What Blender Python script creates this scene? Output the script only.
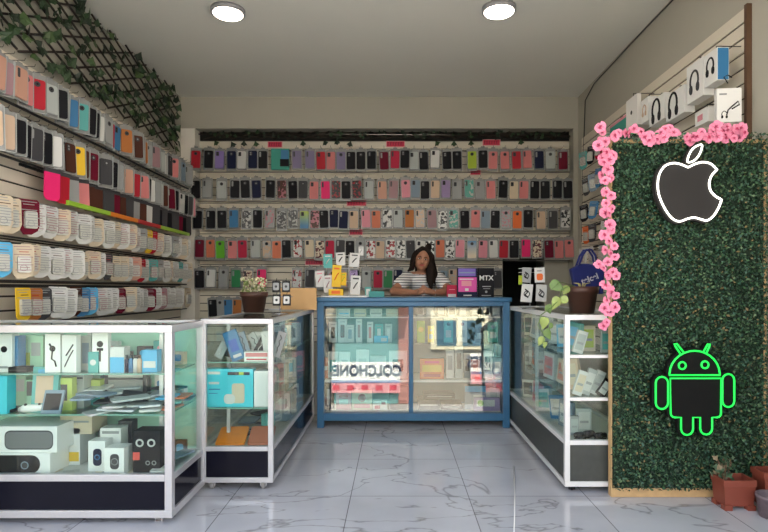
import bpy, bmesh, math, random
from mathutils import Vector, Matrix, Euler
R = random.Random(7)
S = bpy.context.scene
COL = S.collection
PI = math.pi
for o in list(bpy.data.objects): bpy.data.objects.remove(o)

# ------------------------------------------------------------------ camera, sky, sun, exposure
FOC = 555.0; CX = 395.0; CY = 289.0; EYE = 1.03
cam_d = bpy.data.cameras.new('camera'); cam = bpy.data.objects.new('camera', cam_d); COL.objects.link(cam)
cam.location = (0, 0, EYE); cam.rotation_euler = (PI/2, 0, 0)
cam_d.sensor_width = 36; cam_d.lens = FOC/768*36
cam_d.shift_x = -(CX-384)/768; cam_d.shift_y = (CY-266)/768
cam_d.clip_start = .05; cam_d.clip_end = 200
S.camera = cam
w = bpy.data.worlds.new('daylight'); S.world = w; w.use_nodes = True
nt = w.node_tree; bg = nt.nodes['Background']
tc = nt.nodes.new('ShaderNodeTexCoord'); sp = nt.nodes.new('ShaderNodeSeparateXYZ'); cr = nt.nodes.new('ShaderNodeValToRGB')
nt.links.new(tc.outputs['Generated'], sp.inputs[0]); nt.links.new(sp.outputs['Z'], cr.inputs[0]); nt.links.new(cr.outputs[0], bg.inputs[0])
cr.color_ramp.elements[0].color = (1, .95, .88, 1); cr.color_ramp.elements[1].color = (.13, .17, .25, 1); cr.color_ramp.elements[1].position = .75
e_ = cr.color_ramp.elements.new(.30); e_.color = (.42, .44, .48, 1)
bg.inputs[1].default_value = 5.4
sun_d = bpy.data.lights.new('sun', 'SUN'); sun = bpy.data.objects.new('sun', sun_d); COL.objects.link(sun)
sun_d.energy = 19.0; sun_d.angle = math.radians(1.5); sun_d.color = (1.0, .90, .76)
sun.rotation_euler = Euler((math.radians(-32), 0, math.radians(-18)))   # high sun, coming from behind the shop
S.view_settings.view_transform = 'Standard'; S.view_settings.look = 'None'
S.view_settings.gamma = 1; S.view_settings.use_curve_mapping = False
S.view_settings.exposure = 0.55

def at(x, y, Y): return Vector(((x-CX)/FOC*Y, Y, EYE-(y-CY)/FOC*Y))
def X_(x, Y): return (x-CX)/FOC*Y
def Z_(y, Y): return EYE-(y-CY)/FOC*Y

# ------------------------------------------------------------------ materials
MC = {}
def mat(name, col=(.8, .8, .8), rough=.5, metal=0., emit=None, es=0., var=0., vs=30., spec=.5, coat=0.):
    if name in MC: return MC[name]
    m = bpy.data.materials.new(name); m.use_nodes = True; n = m.node_tree.nodes; l = m.node_tree.links
    p = n['Principled BSDF']; p.inputs['Base Color'].default_value = (*col, 1)
    p.inputs['Roughness'].default_value = rough; p.inputs['Metallic'].default_value = metal
    p.inputs['Specular IOR Level'].default_value = spec; p.inputs['Coat Weight'].default_value = coat
    if emit: p.inputs['Emission Color'].default_value = (*emit, 1); p.inputs['Emission Strength'].default_value = es
    if var:
        t = n.new('ShaderNodeTexCoord'); ns = n.new('ShaderNodeTexNoise'); ns.inputs['Scale'].default_value = vs
        ns.inputs['Detail'].default_value = 3
        mx = n.new('ShaderNodeMix'); mx.data_type = 'RGBA'
        mx.inputs[6].default_value = (*[c*(1-var) for c in col], 1); mx.inputs[7].default_value = (*[min(1, c*(1+var)) for c in col], 1)
        l.new(t.outputs['Object'], ns.inputs[0]); l.new(ns.outputs[0], mx.inputs[0]); l.new(mx.outputs[2], p.inputs['Base Color'])
    MC[name] = m; return m
def pattern(name, a, b, scale=60., kind='noise', thr=.5, rough=.35):
    if name in MC: return MC[name]
    m = mat(name, a, rough); n = m.node_tree.nodes; l = m.node_tree.links; p = n['Principled BSDF']
    t = n.new('ShaderNodeTexCoord'); r = n.new('ShaderNodeValToRGB'); r.color_ramp.interpolation = 'CONSTANT' if kind != 'grad' else 'LINEAR'
    r.color_ramp.elements[0].color = (*a, 1); r.color_ramp.elements[1].color = (*b, 1); r.color_ramp.elements[1].position = thr
    if kind == 'noise':
        x = n.new('ShaderNodeTexNoise'); x.inputs['Scale'].default_value = scale; x.inputs['Detail'].default_value = 1
        oi = n.new('ShaderNodeObjectInfo'); ad = n.new('ShaderNodeVectorMath'); ad.operation = 'ADD'
        l.new(t.outputs['Object'], ad.inputs[0]); l.new(oi.outputs['Location'], ad.inputs[1]); l.new(ad.outputs[0], x.inputs[0]); l.new(x.outputs[0], r.inputs[0])
    elif kind == 'dots':
        x = n.new('ShaderNodeTexVoronoi'); x.inputs['Scale'].default_value = scale
        l.new(t.outputs['Object'], x.inputs[0]); l.new(x.outputs[0], r.inputs[0])
    elif kind == 'grad':
        x = n.new('ShaderNodeSeparateXYZ'); mr = n.new('ShaderNodeMapRange'); mr.inputs[1].default_value = -.07; mr.inputs[2].default_value = .07
        l.new(t.outputs['Object'], x.inputs[0]); l.new(x.outputs[2], mr.inputs[0]); l.new(mr.outputs[0], r.inputs[0]); r.color_ramp.elements[1].position = 1
    elif kind == 'stripe':
        x = n.new('ShaderNodeSeparateXYZ'); mm = n.new('ShaderNodeMath'); mm.operation = 'MULTIPLY'; mm.inputs[1].default_value = scale
        fr = n.new('ShaderNodeMath'); fr.operation = 'FRACT'
        l.new(t.outputs['Object'], x.inputs[0]); l.new(x.outputs[2], mm.inputs[0]); l.new(mm.outputs[0], fr.inputs[0]); l.new(fr.outputs[0], r.inputs[0])
    l.new(r.outputs[0], p.inputs['Base Color']); return m
def glass_mat(name, tint=(.93, .98, .96), ior=1.6, rough=0.0):
    if name in MC: return MC[name]
    m = bpy.data.materials.new(name); m.use_nodes = True; n = m.node_tree.nodes; l = m.node_tree.links
    n.remove(n['Principled BSDF']); out = n['Material Output']
    tr = n.new('ShaderNodeBsdfTransparent'); tr.inputs[0].default_value = (*tint, 1)
    gl = n.new('ShaderNodeBsdfGlossy'); gl.inputs['Roughness'].default_value = rough
    fr = n.new('ShaderNodeFresnel'); ge = n.new('ShaderNodeNewGeometry'); mr = n.new('ShaderNodeMapRange')   # same reflectance on both faces of the pane
    mr.inputs[3].default_value = ior; mr.inputs[4].default_value = 1/ior; l.new(ge.outputs['Backfacing'], mr.inputs[0]); l.new(mr.outputs[0], fr.inputs[0])
    mx = n.new('ShaderNodeMixShader'); l.new(fr.outputs[0], mx.inputs[0]); l.new(tr.outputs[0], mx.inputs[1]); l.new(gl.outputs[0], mx.inputs[2])
    l.new(mx.outputs[0], out.inputs[0]); MC[name] = m; return m
C = dict(k=(.012, .012, .015), n=(.012, .016, .045), r=(.42, .01, .025), m=(.14, .008, .025), p=(.23, .17, .42), q=(.20, .17, .29), w=(.62, .62, .60), g=(.30, .31, .31),
         c=(.42, .45, .44), s=(.62, .20, .20), P=(.68, .26, .32), H=(.80, .02, .16), l=(.36, .48, .04), t=(.05, .30, .24), b=(.05, .19, .38), B=(.02, .10, .42), o=(.75, .15, .03),
         O=(.42, .15, .04), G=(.03, .22, .08), L=(.12, .42, .03), e=(.58, .42, .30), E=(.62, .52, .38), R=(.55, .30, .22), M=(.34, .20, .22), d=(.06, .06, .065), y=(.78, .50, .03),
         u=(.20, .27, .34), v=(.30, .22, .40), C=(.60, .18, .10), K=(.08, .03, .02), D=(.45, .01, .05), T=(.10, .38, .36), a=(.10, .42, .68))
CN = dict(k='black', n='dark navy', r='red', m='maroon', p='purple', q='dusty purple', w='white', g='grey', c='clear grey', s='salmon pink', P='pink', H='hot pink', l='lime green',
          t='teal', b='blue', B='royal blue', o='orange', O='orange-brown', G='green', L='bright green', e='beige', E='cream', R='rose gold', M='mauve', d='charcoal', y='yellow',
          u='blue-grey', v='lilac', C='coral', K='dark brown', D='crimson', T='turquoise', a='sky blue')
def cm(k): return mat('plastic_'+CN[k].replace(' ', '_'), C[k], .55, spec=.12 if k in 'kndmK' else .3)
white = mat('white_card', (.72, .72, .70), .45); black = mat('black_plastic', (.010, .010, .011), .45, spec=.3)
alu = mat('brushed_aluminium', (.58, .58, .60), .35, .6, var=.06, vs=80)
alu_w = mat('white_aluminium', (.70, .70, .70), .4, .1, var=.04, vs=40)
chrome = mat('chrome_wire', (.55, .55, .57), .25, .9)
darkpanel = mat('black_laminate', (.008, .008, .015), .14, var=.2, vs=6, spec=.12)
greypanel = mat('charcoal_laminate', (.045, .05, .045), .5, var=.35, vs=25)
bluep = mat('blue_paint', (.035, .14, .27), .38, var=.12, vs=12)
glass = glass_mat('clear_glass', ior=1.33); glass_b = glass_mat('counter_glass', (.90, .95, .95), 1.95)
shelf_g = glass_mat('shelf_glass', (.86, .95, .91), 1.45)
edge_g = mat('glass_edge', (.18, .36, .30), .2)
wood = mat('raw_pine', (.52, .34, .16), .6, var=.25, vs=20); brownwood = mat('brown_wood', (.10, .05, .025), .6, var=.3, vs=15)
wallm = mat('cream_plaster', (.43, .41, .345), .85, var=.05, vs=3)
ceilm = mat('ceiling_plaster', (.78, .78, .71), .9, var=.03, vs=2)
slatm = mat('slatwall_laminate', (.72, .66, .55), .45, var=.03, vs=3)
groove = mat('slatwall_groove', (.035, .03, .025), .8)
grey_card = mat('pack_backing', (.24, .245, .24), .3, var=.15, vs=60)
wire_b = mat('dark_wire', (.02, .02, .02), .5)

# ------------------------------------------------------------------ mesh helpers
class MB:
    def __init__(s): s.v = []; s.f = []; s.mi = []; s.sm = []
    def add(s, vs, fs, mi=0, sm=False):
        b = len(s.v); s.v += [tuple(x) for x in vs]; s.f += [tuple(b+i for i in f) for f in fs]; s.mi += [mi]*len(fs); s.sm += [sm]*len(fs); return s
    def box(s, x0, y0, z0, x1, y1, z1, mi=0, M=None):
        vs = [Vector((x, y, z)) for z in (z0, z1) for y in (y0, y1) for x in (x0, x1)]
        if M is not None: vs = [M @ q for q in vs]
        return s.add(vs, [(0, 2, 3, 1), (4, 5, 7, 6), (0, 1, 5, 4), (2, 6, 7, 3), (0, 4, 6, 2), (1, 3, 7, 5)], mi)
    def cbox(s, c, d, mi=0, M=None): return s.box(c[0]-d[0]/2, c[1]-d[1]/2, c[2]-d[2]/2, c[0]+d[0]/2, c[1]+d[1]/2, c[2]+d[2]/2, mi, M)
    def prism(s, pts, y0, y1, mi=0, M=None):      # polygon in XZ, extruded along Y
        n = len(pts); vs = [Vector((a, y0, b)) for a, b in pts]+[Vector((a, y1, b)) for a, b in pts]
        if M is not None: vs = [M @ q for q in vs]
        return s.add(vs, [tuple(range(n)), tuple(range(2*n-1, n-1, -1))]+[(i, i+n, (i+1) % n+n, (i+1) % n) for i in range(n)], mi)
    def tube(s, pts, r, n=8, mi=0, closed=False, caps=True):
        pts = [Vector(p) for p in pts]; m = len(pts); rs = r if isinstance(r, (list, tuple)) else [r]*m; vs = []; up = None
        for i, p in enumerate(pts):
            if closed: t = pts[(i+1) % m]-pts[i-1]
            else: t = pts[min(i+1, m-1)]-pts[max(i-1, 0)]
            t = t.normalized() if t.length > 1e-9 else Vector((0, 0, 1))
            if up is None: up = t.orthogonal().normalized()
            up = (up-t*up.dot(t)); up = up.normalized() if up.length > 1e-6 else t.orthogonal().normalized()
            q = t.cross(up)
            for k in range(n):
                a = 2*PI*k/n; vs.append(p+(up*math.cos(a)+q*math.sin(a))*rs[i])
        fs = [(i*n+k, i*n+(k+1) % n, ((i+1) % m)*n+(k+1) % n, ((i+1) % m)*n+k) for i in range(m if closed else m-1) for k in range(n)]
        if caps and not closed: fs += [tuple(range(n))[::-1], tuple(range((m-1)*n, m*n))]
        return s.add(vs, fs, mi, True)
    def lathe(s, prof, n=20, mi=0, M=None, c=(0, 0, 0)):
        vs = []
        for r, z in prof:
            for k in range(n):
                a = 2*PI*k/n; q = Vector((c[0]+r*math.cos(a), c[1]+r*math.sin(a), c[2]+z)); vs.append(M @ q if M is not None else q)
        m = len(prof); fs = [(i*n+k, i*n+(k+1) % n, (i+1)*n+(k+1) % n, (i+1)*n+k) for i in range(m-1) for k in range(n)]
        return s.add(vs, fs+[tuple(range(n))[::-1], tuple(range((m-1)*n, m*n))], mi, True)
    def ball(s, c, r, mi=0, n=12, M=None):
        r = r if isinstance(r, (tuple, list)) else (r, r, r); vs = []; m = n//2+1
        for i in range(m):
            th = PI*(i+.02)/(m-1+.04)
            for k in range(n):
                a = 2*PI*k/n; q = Vector((r[0]*math.sin(th)*math.cos(a), r[1]*math.sin(th)*math.sin(a), r[2]*math.cos(th)))
                if M is not None: q = M @ q
                vs.append(q+Vector(c))
        fs = [(i*n+k, (i+1)*n+k, (i+1)*n+(k+1) % n, i*n+(k+1) % n) for i in range(m-1) for k in range(n)]
        return s.add(vs, fs+[tuple(range(n)), tuple(range((m-1)*n, m*n))[::-1]], mi, True)
    def limb(s, pts, rs, mi=0, n=10):             # tapered chain with round joints
        s.tube(pts, list(rs), n, mi)
        for p, r in zip(pts, rs): s.ball(p, r*.99, mi, n)
        return s
    def mesh(s, name, mats):
        me = bpy.data.meshes.new(name); me.from_pydata(s.v, [], s.f)
        for m in (mats if isinstance(mats, (list, tuple)) else [mats]): me.materials.append(m)
        me.polygons.foreach_set('material_index', s.mi); me.polygons.foreach_set('use_smooth', s.sm); me.update(); return me
    def build(s, name, mats, parent=None, loc=None, rot=None, bev=0.):
        return link(name, s.mesh(name, mats), parent, loc, rot, bev)
def link(name, me, parent=None, loc=None, rot=None, bev=0.):
    o = bpy.data.objects.new(name, me); COL.objects.link(o); o.parent = parent
    if loc is not None: o.location = loc
    if rot is not None: o.rotation_euler = rot
    if bev:
        b = o.modifiers.new('bevel', 'BEVEL'); b.width = bev; b.segments = 2; b.limit_method = 'ANGLE'
    return o
def tag(o, label, cat, group=None):
    o['label'] = label; o['category'] = cat
    if group: o['group'] = group
    return o
def thing(name, label, cat, loc=(0, 0, 0), rot=(0, 0, 0), group=None):
    o = bpy.data.objects.new(name, None); COL.objects.link(o); o.location = loc; o.rotation_euler = rot; o.empty_display_size = .1
    return tag(o, label, cat, group)
def struct(name, mb, m, **k):
    o = mb.build(name, m, **k); o['kind'] = 'structure'; return o
def rrect(x0, z0, x1, z1, r, n=4):
    pts = []
    for cx, cz, a0 in ((x1-r, z1-r, 0), (x0+r, z1-r, 90), (x0+r, z0+r, 180), (x1-r, z0+r, 270)):
        for i in range(n+1):
            a = math.radians(a0+90*i/n); pts.append((cx+r*math.cos(a), cz+r*math.sin(a)))
    return pts
def disc(cx, cz, r, n=16, rz=None): return [(cx+r*math.cos(2*PI*i/n), cz+(rz or r)*math.sin(2*PI*i/n)) for i in range(n)]
def text(body, size, m, parent, loc, rot=(PI/2, 0, 0), name='lettering', bold=0., sx=1.):
    cu = bpy.data.curves.new('t', 'FONT'); cu.body = body; cu.size = size; cu.align_x = 'CENTER'; cu.align_y = 'CENTER'; cu.extrude = .0006; cu.offset = bold
    t = bpy.data.objects.new('t', cu); COL.objects.link(t); dg = bpy.context.evaluated_depsgraph_get()
    me = bpy.data.meshes.new_from_object(t.evaluated_get(dg)); bpy.data.objects.remove(t); me.materials.clear(); me.materials.append(m)
    o = link(name, me, parent, loc, rot); o.scale = (sx, 1, 1); return o
ORD = ['first', 'second', 'third', 'fourth', 'fifth', 'sixth', 'seventh', 'eighth', 'ninth', 'tenth', 'eleventh', 'twelfth', 'thirteenth', 'fourteenth', 'fifteenth', 'sixteenth', 'seventeenth',
       'eighteenth', 'nineteenth', 'twentieth']+['twenty-'+q for q in ('first', 'second', 'third', 'fourth', 'fifth', 'sixth', 'seventh', 'eighth', 'ninth')]+['thirtieth']+['thirty-'+q for q in ('first', 'second', 'third', 'fourth', 'fifth', 'sixth', 'seventh', 'eighth')]

# ------------------------------------------------------------------ the room
XL, XR, YB, YC, ZC = -2.20, 1.88, 5.86, 5.70, 3.0
FR = 1.65                                            # open shop front
def floor_mat():
    m = mat('grey_marble_tiles', (.4, .41, .45), .09); n = m.node_tree.nodes; l = m.node_tree.links; p = n['Principled BSDF']
    t = n.new('ShaderNodeTexCoord'); mp = n.new('ShaderNodeMapping'); mp.inputs['Location'].default_value = (.22, .24, 0); l.new(t.outputs['Object'], mp.inputs[0])
    br = n.new('ShaderNodeTexBrick'); br.offset = 0; br.inputs['Scale'].default_value = 1; br.inputs['Brick Width'].default_value = .585; br.inputs['Row Height'].default_value = .6
    br.inputs['Mortar Size'].default_value = .0022; br.inputs['Mortar Smooth'].default_value = 0
    br.inputs['Color1'].default_value = (.92, .92, .92, 1); br.inputs['Color2'].default_value = (1, 1, 1, 1); br.inputs['Mortar'].default_value = (.38, .36, .36, 1)
    l.new(mp.outputs[0], br.inputs[0])
    base = n.new('ShaderNodeTexNoise'); base.inputs['Scale'].default_value = 2.2; base.inputs['Detail'].default_value = 6; l.new(t.outputs['Object'], base.inputs[0])
    r1 = n.new('ShaderNodeValToRGB'); r1.color_ramp.elements[0].position = .3; r1.color_ramp.elements[0].color = (.50, .51, .56, 1); r1.color_ramp.elements[1].position = .7; r1.color_ramp.elements[1].color = (.63, .64, .69, 1)
    l.new(base.outputs[0], r1.inputs[0])
    ns = n.new('ShaderNodeTexNoise'); ns.inputs['Scale'].default_value = 1.3; ns.inputs['Detail'].default_value = 5; ns.inputs['Distortion'].default_value = .5
    mp2 = n.new('ShaderNodeMapping'); mp2.inputs['Scale'].default_value = (.8, 1.5, 1); mp2.inputs['Rotation'].default_value = (0, 0, .5); l.new(t.outputs['Object'], mp2.inputs[0]); l.new(mp2.outputs[0], ns.inputs[0])
    sb = n.new('ShaderNodeMath'); sb.operation = 'SUBTRACT'; sb.inputs[1].default_value = .5; ab = n.new('ShaderNodeMath'); ab.operation = 'ABSOLUTE'
    l.new(ns.outputs[0], sb.inputs[0]); l.new(sb.outputs[0], ab.inputs[0])
    r2 = n.new('ShaderNodeValToRGB'); r2.color_ramp.elements[0].position = 0; r2.color_ramp.elements[0].color = (.58, .56, .55, 1); r2.color_ramp.elements[1].position = .007; r2.color_ramp.elements[1].color = (1, 1, 1, 1)
    l.new(ab.outputs[0], r2.inputs[0])
    m1 = n.new('ShaderNodeMix'); m1.data_type = 'RGBA'; m1.blend_type = 'MULTIPLY'; m1.inputs[0].default_value = 1; l.new(r1.outputs[0], m1.inputs[6]); l.new(r2.outputs[0], m1.inputs[7])
    m2 = n.new('ShaderNodeMix'); m2.data_type = 'RGBA'; m2.blend_type = 'MULTIPLY'; m2.inputs[0].default_value = 1; l.new(m1.outputs[2], m2.inputs[6]); l.new(br.outputs[0], m2.inputs[7])
    l.new(m2.outputs[2], p.inputs['Base Color']); return m
struct('floor', MB().box(XL-.1, FR-.4, -.1, XR+.1, 7.6, 0), floor_mat())
struct('ceiling', MB().box(XL-.2, FR, ZC, XR+.2, 7.6, ZC+.15), ceilm)
struct('wall_left', MB().box(XL-.2, FR, 0, XL, 7.6, ZC), wallm)
struct('wall_right', MB().box(XR, FR, 0, XR+.2, 7.6, ZC), wallm)
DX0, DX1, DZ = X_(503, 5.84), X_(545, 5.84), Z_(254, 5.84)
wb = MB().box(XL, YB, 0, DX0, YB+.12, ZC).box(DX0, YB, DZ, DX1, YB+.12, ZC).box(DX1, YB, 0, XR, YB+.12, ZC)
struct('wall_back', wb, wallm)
struct('wall_storeroom', MB().box(XL, 7.4, 0, XR, 7.55, ZC), mat('unlit_store_dark', (.03, .03, .03), .9))  # near-black colour stands in for the darkness of the unlit storeroom
struct('trim_1', MB().box(XL, YC, 2.68, XR, YB, ZC), wallm)
struct('trim_2', MB().box(XL, YC, 0, X_(195, YC), YB, 2.68), mat('pale_column_paint', (.80, .76, .69), .8, var=.03, vs=3))
struct('trim_3', MB().box(X_(573.5, YC), YC, 0, XR, YB, 2.68), wallm)
def slats(name, x0, x1, z0, z1, y, notch=None, M=None):
    mb = MB(); mb.box(x0, y+.004, z0, x1, y+.018, z1, 1, M)
    z = z1
    while z-.081 > z0-.001:
        if notch and z-.09 < notch[1]:
            mb.box(x0, y-.006, z-.0725, notch[0], y+.004, z, 0, M)
        else: mb.box(x0, y-.006, z-.0725, x1, y+.004, z, 0, M)
        z -= .081
    if notch: pass
    return struct(name, mb, [slatm, groove])
SB = 5.835
mb = MB(); z = 2.577
sx0, sx1 = X_(195, YC)+.002, X_(573.5, YC)-.002
while z > .55:
    xe = sx1 if z-.0725 > DZ-.01 else DX0-.01
    mb.box(sx0, SB-.006, z-.0725, xe, SB+.004, z, 0); mb.box(sx0, SB+.004, z-.081, xe, SB+.02, z, 1); z -= .081
struct('wall_back_slats', mb, [slatm, groove])
ML = Matrix.Rotation(PI/2, 4, 'Z')           # local x -> +Y, local -y -> +X
def slats_side(name, X, sgn, y0, y1, z0, z1):
    mb = MB(); z = z1
    while z > z0:
        mb.box(min(X, X+sgn*.012), y0, z-.070, max(X, X+sgn*.012), y1, z, 0); mb.box(min(X, X+sgn*.004), y0, z-.081, max(X, X+sgn*.004), y1, z, 1); z -= .081
    return struct(name, mb, [slatm, groove])
slats_side('wall_left_slats', XL+.002, 1, 2.3, 5.66, .55, 2.36)
slats_side('wall_right_slats', XR-.002, -1, 2.95, 5.55, .55, 2.53)
struct('added_shade_canopy', MB().box(XL-.2, .55, 2.74, XR+.2, FR, 2.84), wallm)  # unseen canopy, added to keep sky light off the upper front walls
struct('added_shade_lintel', MB().box(XL-.2, FR, 2.62, XR+.2, FR+.14, ZC), wallm)  # unseen lintel, added to darken the ceiling and the tops of the walls
struct('trim_4', MB().box(XR-.028, 2.922, .3, XR, 2.945, 2.535), brownwood)

# ------------------------------------------------------------------ the street outside (seen in the glass and lighting the shop)
pave = mat('sunlit_pavement', (.42, .40, .37), .85, var=.2, vs=2)
struct('ground', MB().box(-30, -40, -.2, 30, FR-.4, -.02), pave)
fm = [mat('beige_render', (.30, .27, .22), .9, var=.1, vs=1), mat('teal_render', (.20, .42, .42), .85, var=.1, vs=2), mat('pink_brick', (.45, .22, .19), .9, var=.3, vs=8),
      mat('cream_paint', (.78, .72, .52), .7), mat('blue_window', (.06, .14, .20), .2)]
fc = MB(); FY = -8
fc.box(-14, FY-.5, -.1, 14, FY, 3.5, 0); fc.box(-1.75, FY-.02, 0, .1, FY+.05, 2.8, 1); fc.box(.1, FY-.02, 0, .42, FY+.12, 2.8, 2)
fc.box(1.05, FY-.02, 1.55, 2.75, FY+.06, 2.7, 3)
for a, b in ((1.22, 1.8), (1.98, 2.55)): fc.box(a, FY, 1.65, b, FY+.075, 2.4, 4)
for a in (-3.6, -5.6, 4.0, 6.0): fc.box(a, FY, .2, a+1.3, FY+.05, 2.0, 4)
fc.box(-13, FY, 2.85, 13, FY+.04, 2.9, 3)
struct('facade_opposite', fc, fm)
aw = MB().prism([(-1.75, 2.8), (.44, 2.8), (.44, 3.1), (-1.75, 3.1)], FY+.06, FY+.7, 0)
tag(aw.build('awning', mat('cream_canvas', (.82, .78, .64), .8)), 'cream canvas awning mirrored along the top of the blue counter glass', 'awning')
def banner(x, z, wd, h, lab):
    t = thing('shop_banner', lab, 'banner', (x, FY+.16, z))
    mb = MB().box(-wd/2, -.03, 0, wd/2, 0, h, 0).box(-wd/2, 0, 0, wd/2, .004, h*.32, 1)
    for k in range(5): mb.box(-wd/2+.12+k*wd/5, .004, h*.08, -wd/2+.32+k*wd/5, .007, h*.24, 2)
    mb.build('banner_sheet', [mat('banner_white', (.85, .85, .82), .7), mat('banner_pink', (.75, .35, .38), .7), mat('banner_red', (.6, .06, .10), .7)], t)
    MB().box(-wd/2, .004, h*.32, wd/2, .008, h*.40, 0).build('banner_stripe', mat('banner_blue', (.10, .16, .34), .7), t)
    text('COLCHONES', .42, mat('banner_letters', (.02, .03, .07), .7), t, (0, .012, h*.70), (PI/2, 0, PI), bold=.016, sx=.84)
banner(-.88, .30, 2.05, .88, 'white and pink banner reading COLCHONES mirrored in the counter\'s left pane')
banner(3.15, .55, 1.95, .88, 'white banner reading COLCHONES mirrored at the counter\'s right edge')

# ------------------------------------------------------------------ ceiling lamps
for x, y, lab in ((228, 12, 'round white ceiling lamp on the left, above the narrow case'), (499, 10, 'round white ceiling lamp on the right, nearer the plant wall')):
    Y = (ZC-.018-EYE)*FOC/(CY-y)
    t = thing('ceiling_lamp', lab, 'ceiling lamp', (X_(x, Y), Y, ZC), group='round ceiling lamps')
    MB().lathe([(.08, 0), (.118, -.002), (.118, -.03), (.108, -.036), (.105, -.03)], 32).build('lamp_rim', mat('lamp_rim_grey', (.30, .30, .31), .4), t)
    MB().lathe([(.001, -.026), (.10, -.026), (.10, -.036), (.07, -.044), (.001, -.047)], 32).build('diffuser', mat('lamp_diffuser', (.9, .9, .9), .5, emit=(1, .87, .70), es=15), t)

# ------------------------------------------------------------------ display cases
def bars(mb, W, D, z0, z1, t, mi=0, posts=True):
    for z in (z0, z1-t):
        for y in (0, D-t): mb.box(0, y, z, W, y+t, z+t, mi)
        for x in (0, W-t): mb.box(x, t, z, x+t, D-t, z+t, mi)
    if posts:
        for x in (0, W-t):
            for y in (0, D-t): mb.box(x, y, z0+t, x+t, y+t, z1-t, mi)
def caster(t, x, y, z, m):
    o = MB().box(-.014, -.018, -.012, .014, .018, 0).box(-.016, -.005, -.03, -.012, .007, -.01).box(.012, -.005, -.03, .016, .007, -.01).build('caster', m, t, (x, y, z))
    Mx = Matrix.Rotation(PI/2, 4, 'Y'); r = (z-.001)/2+.004
    MB().lathe([(.004, -.009), (r-.003, -.009), (r, -.006), (r, .006), (r-.003, .009), (.004, .009)], 18, 0, Mx).build('wheel', m if m is not alu else mat('grey_wheel', (.30, .29, .28), .5), o, (0, .004, -(z-.0005)+r))
def case(label, x0, x1, y0, y1, z0, z1, zp, t, frame, panel, shelves, lips=(), mulls=(), fy=(), backm=None, cm_=None, casters=(), top_m=None, sides=(1, 1)):
    W, D = x1-x0, y1-y0; c = thing('display_case', label, 'display case', (x0, y0, 0))
    mb = MB(); bars(mb, W, D, z0, z1, t)
    for y in (0, D-t): mb.box(t, y, zp, W-t, y+t, zp+t*.9)
    for x in (0, W-t): mb.box(x, t, zp, x+t, D-t, zp+t*.9)
    for z in fy: mb.box(t, 0, z-t*.3, W-t, t, z+t*.3)
    mb.build('frame', frame, c, bev=.002)
    def pane(a, nm='glass_pane', m=glass): MB().box(*a).build(nm, m, c)
    e = .004; g0, g1 = zp+t*.9, z1-t
    pane((t, t*.5, g0, W-t, t*.5+.005, g1)); pane((t, D-t*.5, g0, W-t, D-t*.5+.005, g1), 'back_panel', backm or glass)
    if sides[0]: pane((t*.5, t, g0, t*.5+.005, D-t, g1))
    if sides[1]: pane((W-t*.5, t, g0, W-t*.5+.005, D-t, g1))
    pane((t, t, z1-t*.6, W-t, D-t, z1-t*.2), 'glass_top', top_m or glass)
    q = z0+t
    for a in ((t, t*.3, q, W-t, t*.6, zp), (t, D-t*.6, q, W-t, D-t*.3, zp), (t*.3, t, q, t*.6, D-t, zp), (W-t*.6, t, q, W-t*.3, D-t, zp)): pane(a, 'base_panel', panel)
    pane((t*.6, t*.6, zp-.005, W-t*.6, D-t*.6, zp+.008), 'case_floor', mat('case_floor_white', (.62, .62, .58), .5))
    for z in shelves:
        o = MB().box(t*1.1, t*1.3, z-.006, W-t*1.1, D-t*1.3, z).build('glass_shelf', shelf_g, c)
        MB().box(t*1.1, t*1.3-.002, z-.006, W-t*1.1, t*1.3, z).box(W-t*1.1, t*1.3, z-.006, W-t*1.1+.002, D-t*1.3, z).build('shelf_edge', edge_g, o)
    for (x, y) in mulls:
        MB().box(x-.009, y-.009, zp+.008, x+.009, y+.009, z1-t).build('shelf_post', frame, c)
    for x, y in casters: caster(c, x, y, z0, cm_ or frame)
    return c
LX0, LX1, LY0, LY1 = -2.14, X_(172, 2.42), 2.42, 2.84
lp = mat('mint_back_panel', (.42, .70, .56), .5, var=.08, vs=4)
case('wide glass display case with black base at the front left', LX0, LX1, LY0, LY1, .030, .872, .190, .033, alu, darkpanel, [.655, .474], mulls=((1.04, .20), (.60, .385)), backm=lp,
     casters=((1.09, .05), (1.09, .36), (.1, .05), (.1, .36)), top_m=glass_mat('top_glass', (.8, .9, .87), 1.8))
MX0, MX1, MY0, MY1 = X_(200.5, 2.82), X_(273, 2.82), 2.82, 4.26
case('narrow-fronted glass display case on casters between the wide case and blue counter', MX0, MX1, MY0, MY1, .045, .878, .205, .026, alu, darkpanel, [.655, .42], mulls=((.09, .18), (.27, .75)),
     casters=((.045, .045), (.31, .045), (.045, 1.39), (.31, 1.39)), backm=greypanel)
RX0, RX1, RY0, RY1 = X_(565, 2.79), 1.27, 2.79, 4.26
case('white-framed glass display case on casters beside the plant wall', RX0, RX1, RY0, RY1, .035, .900, .245, .026, alu_w, greypanel, [.69, .475], mulls=((.05, .75),), fy=(.475, .69),
     casters=((.05, .05), (.36, .05), (.05, 1.39), (.36, 1.39)), cm_=black, backm=greypanel)
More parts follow.
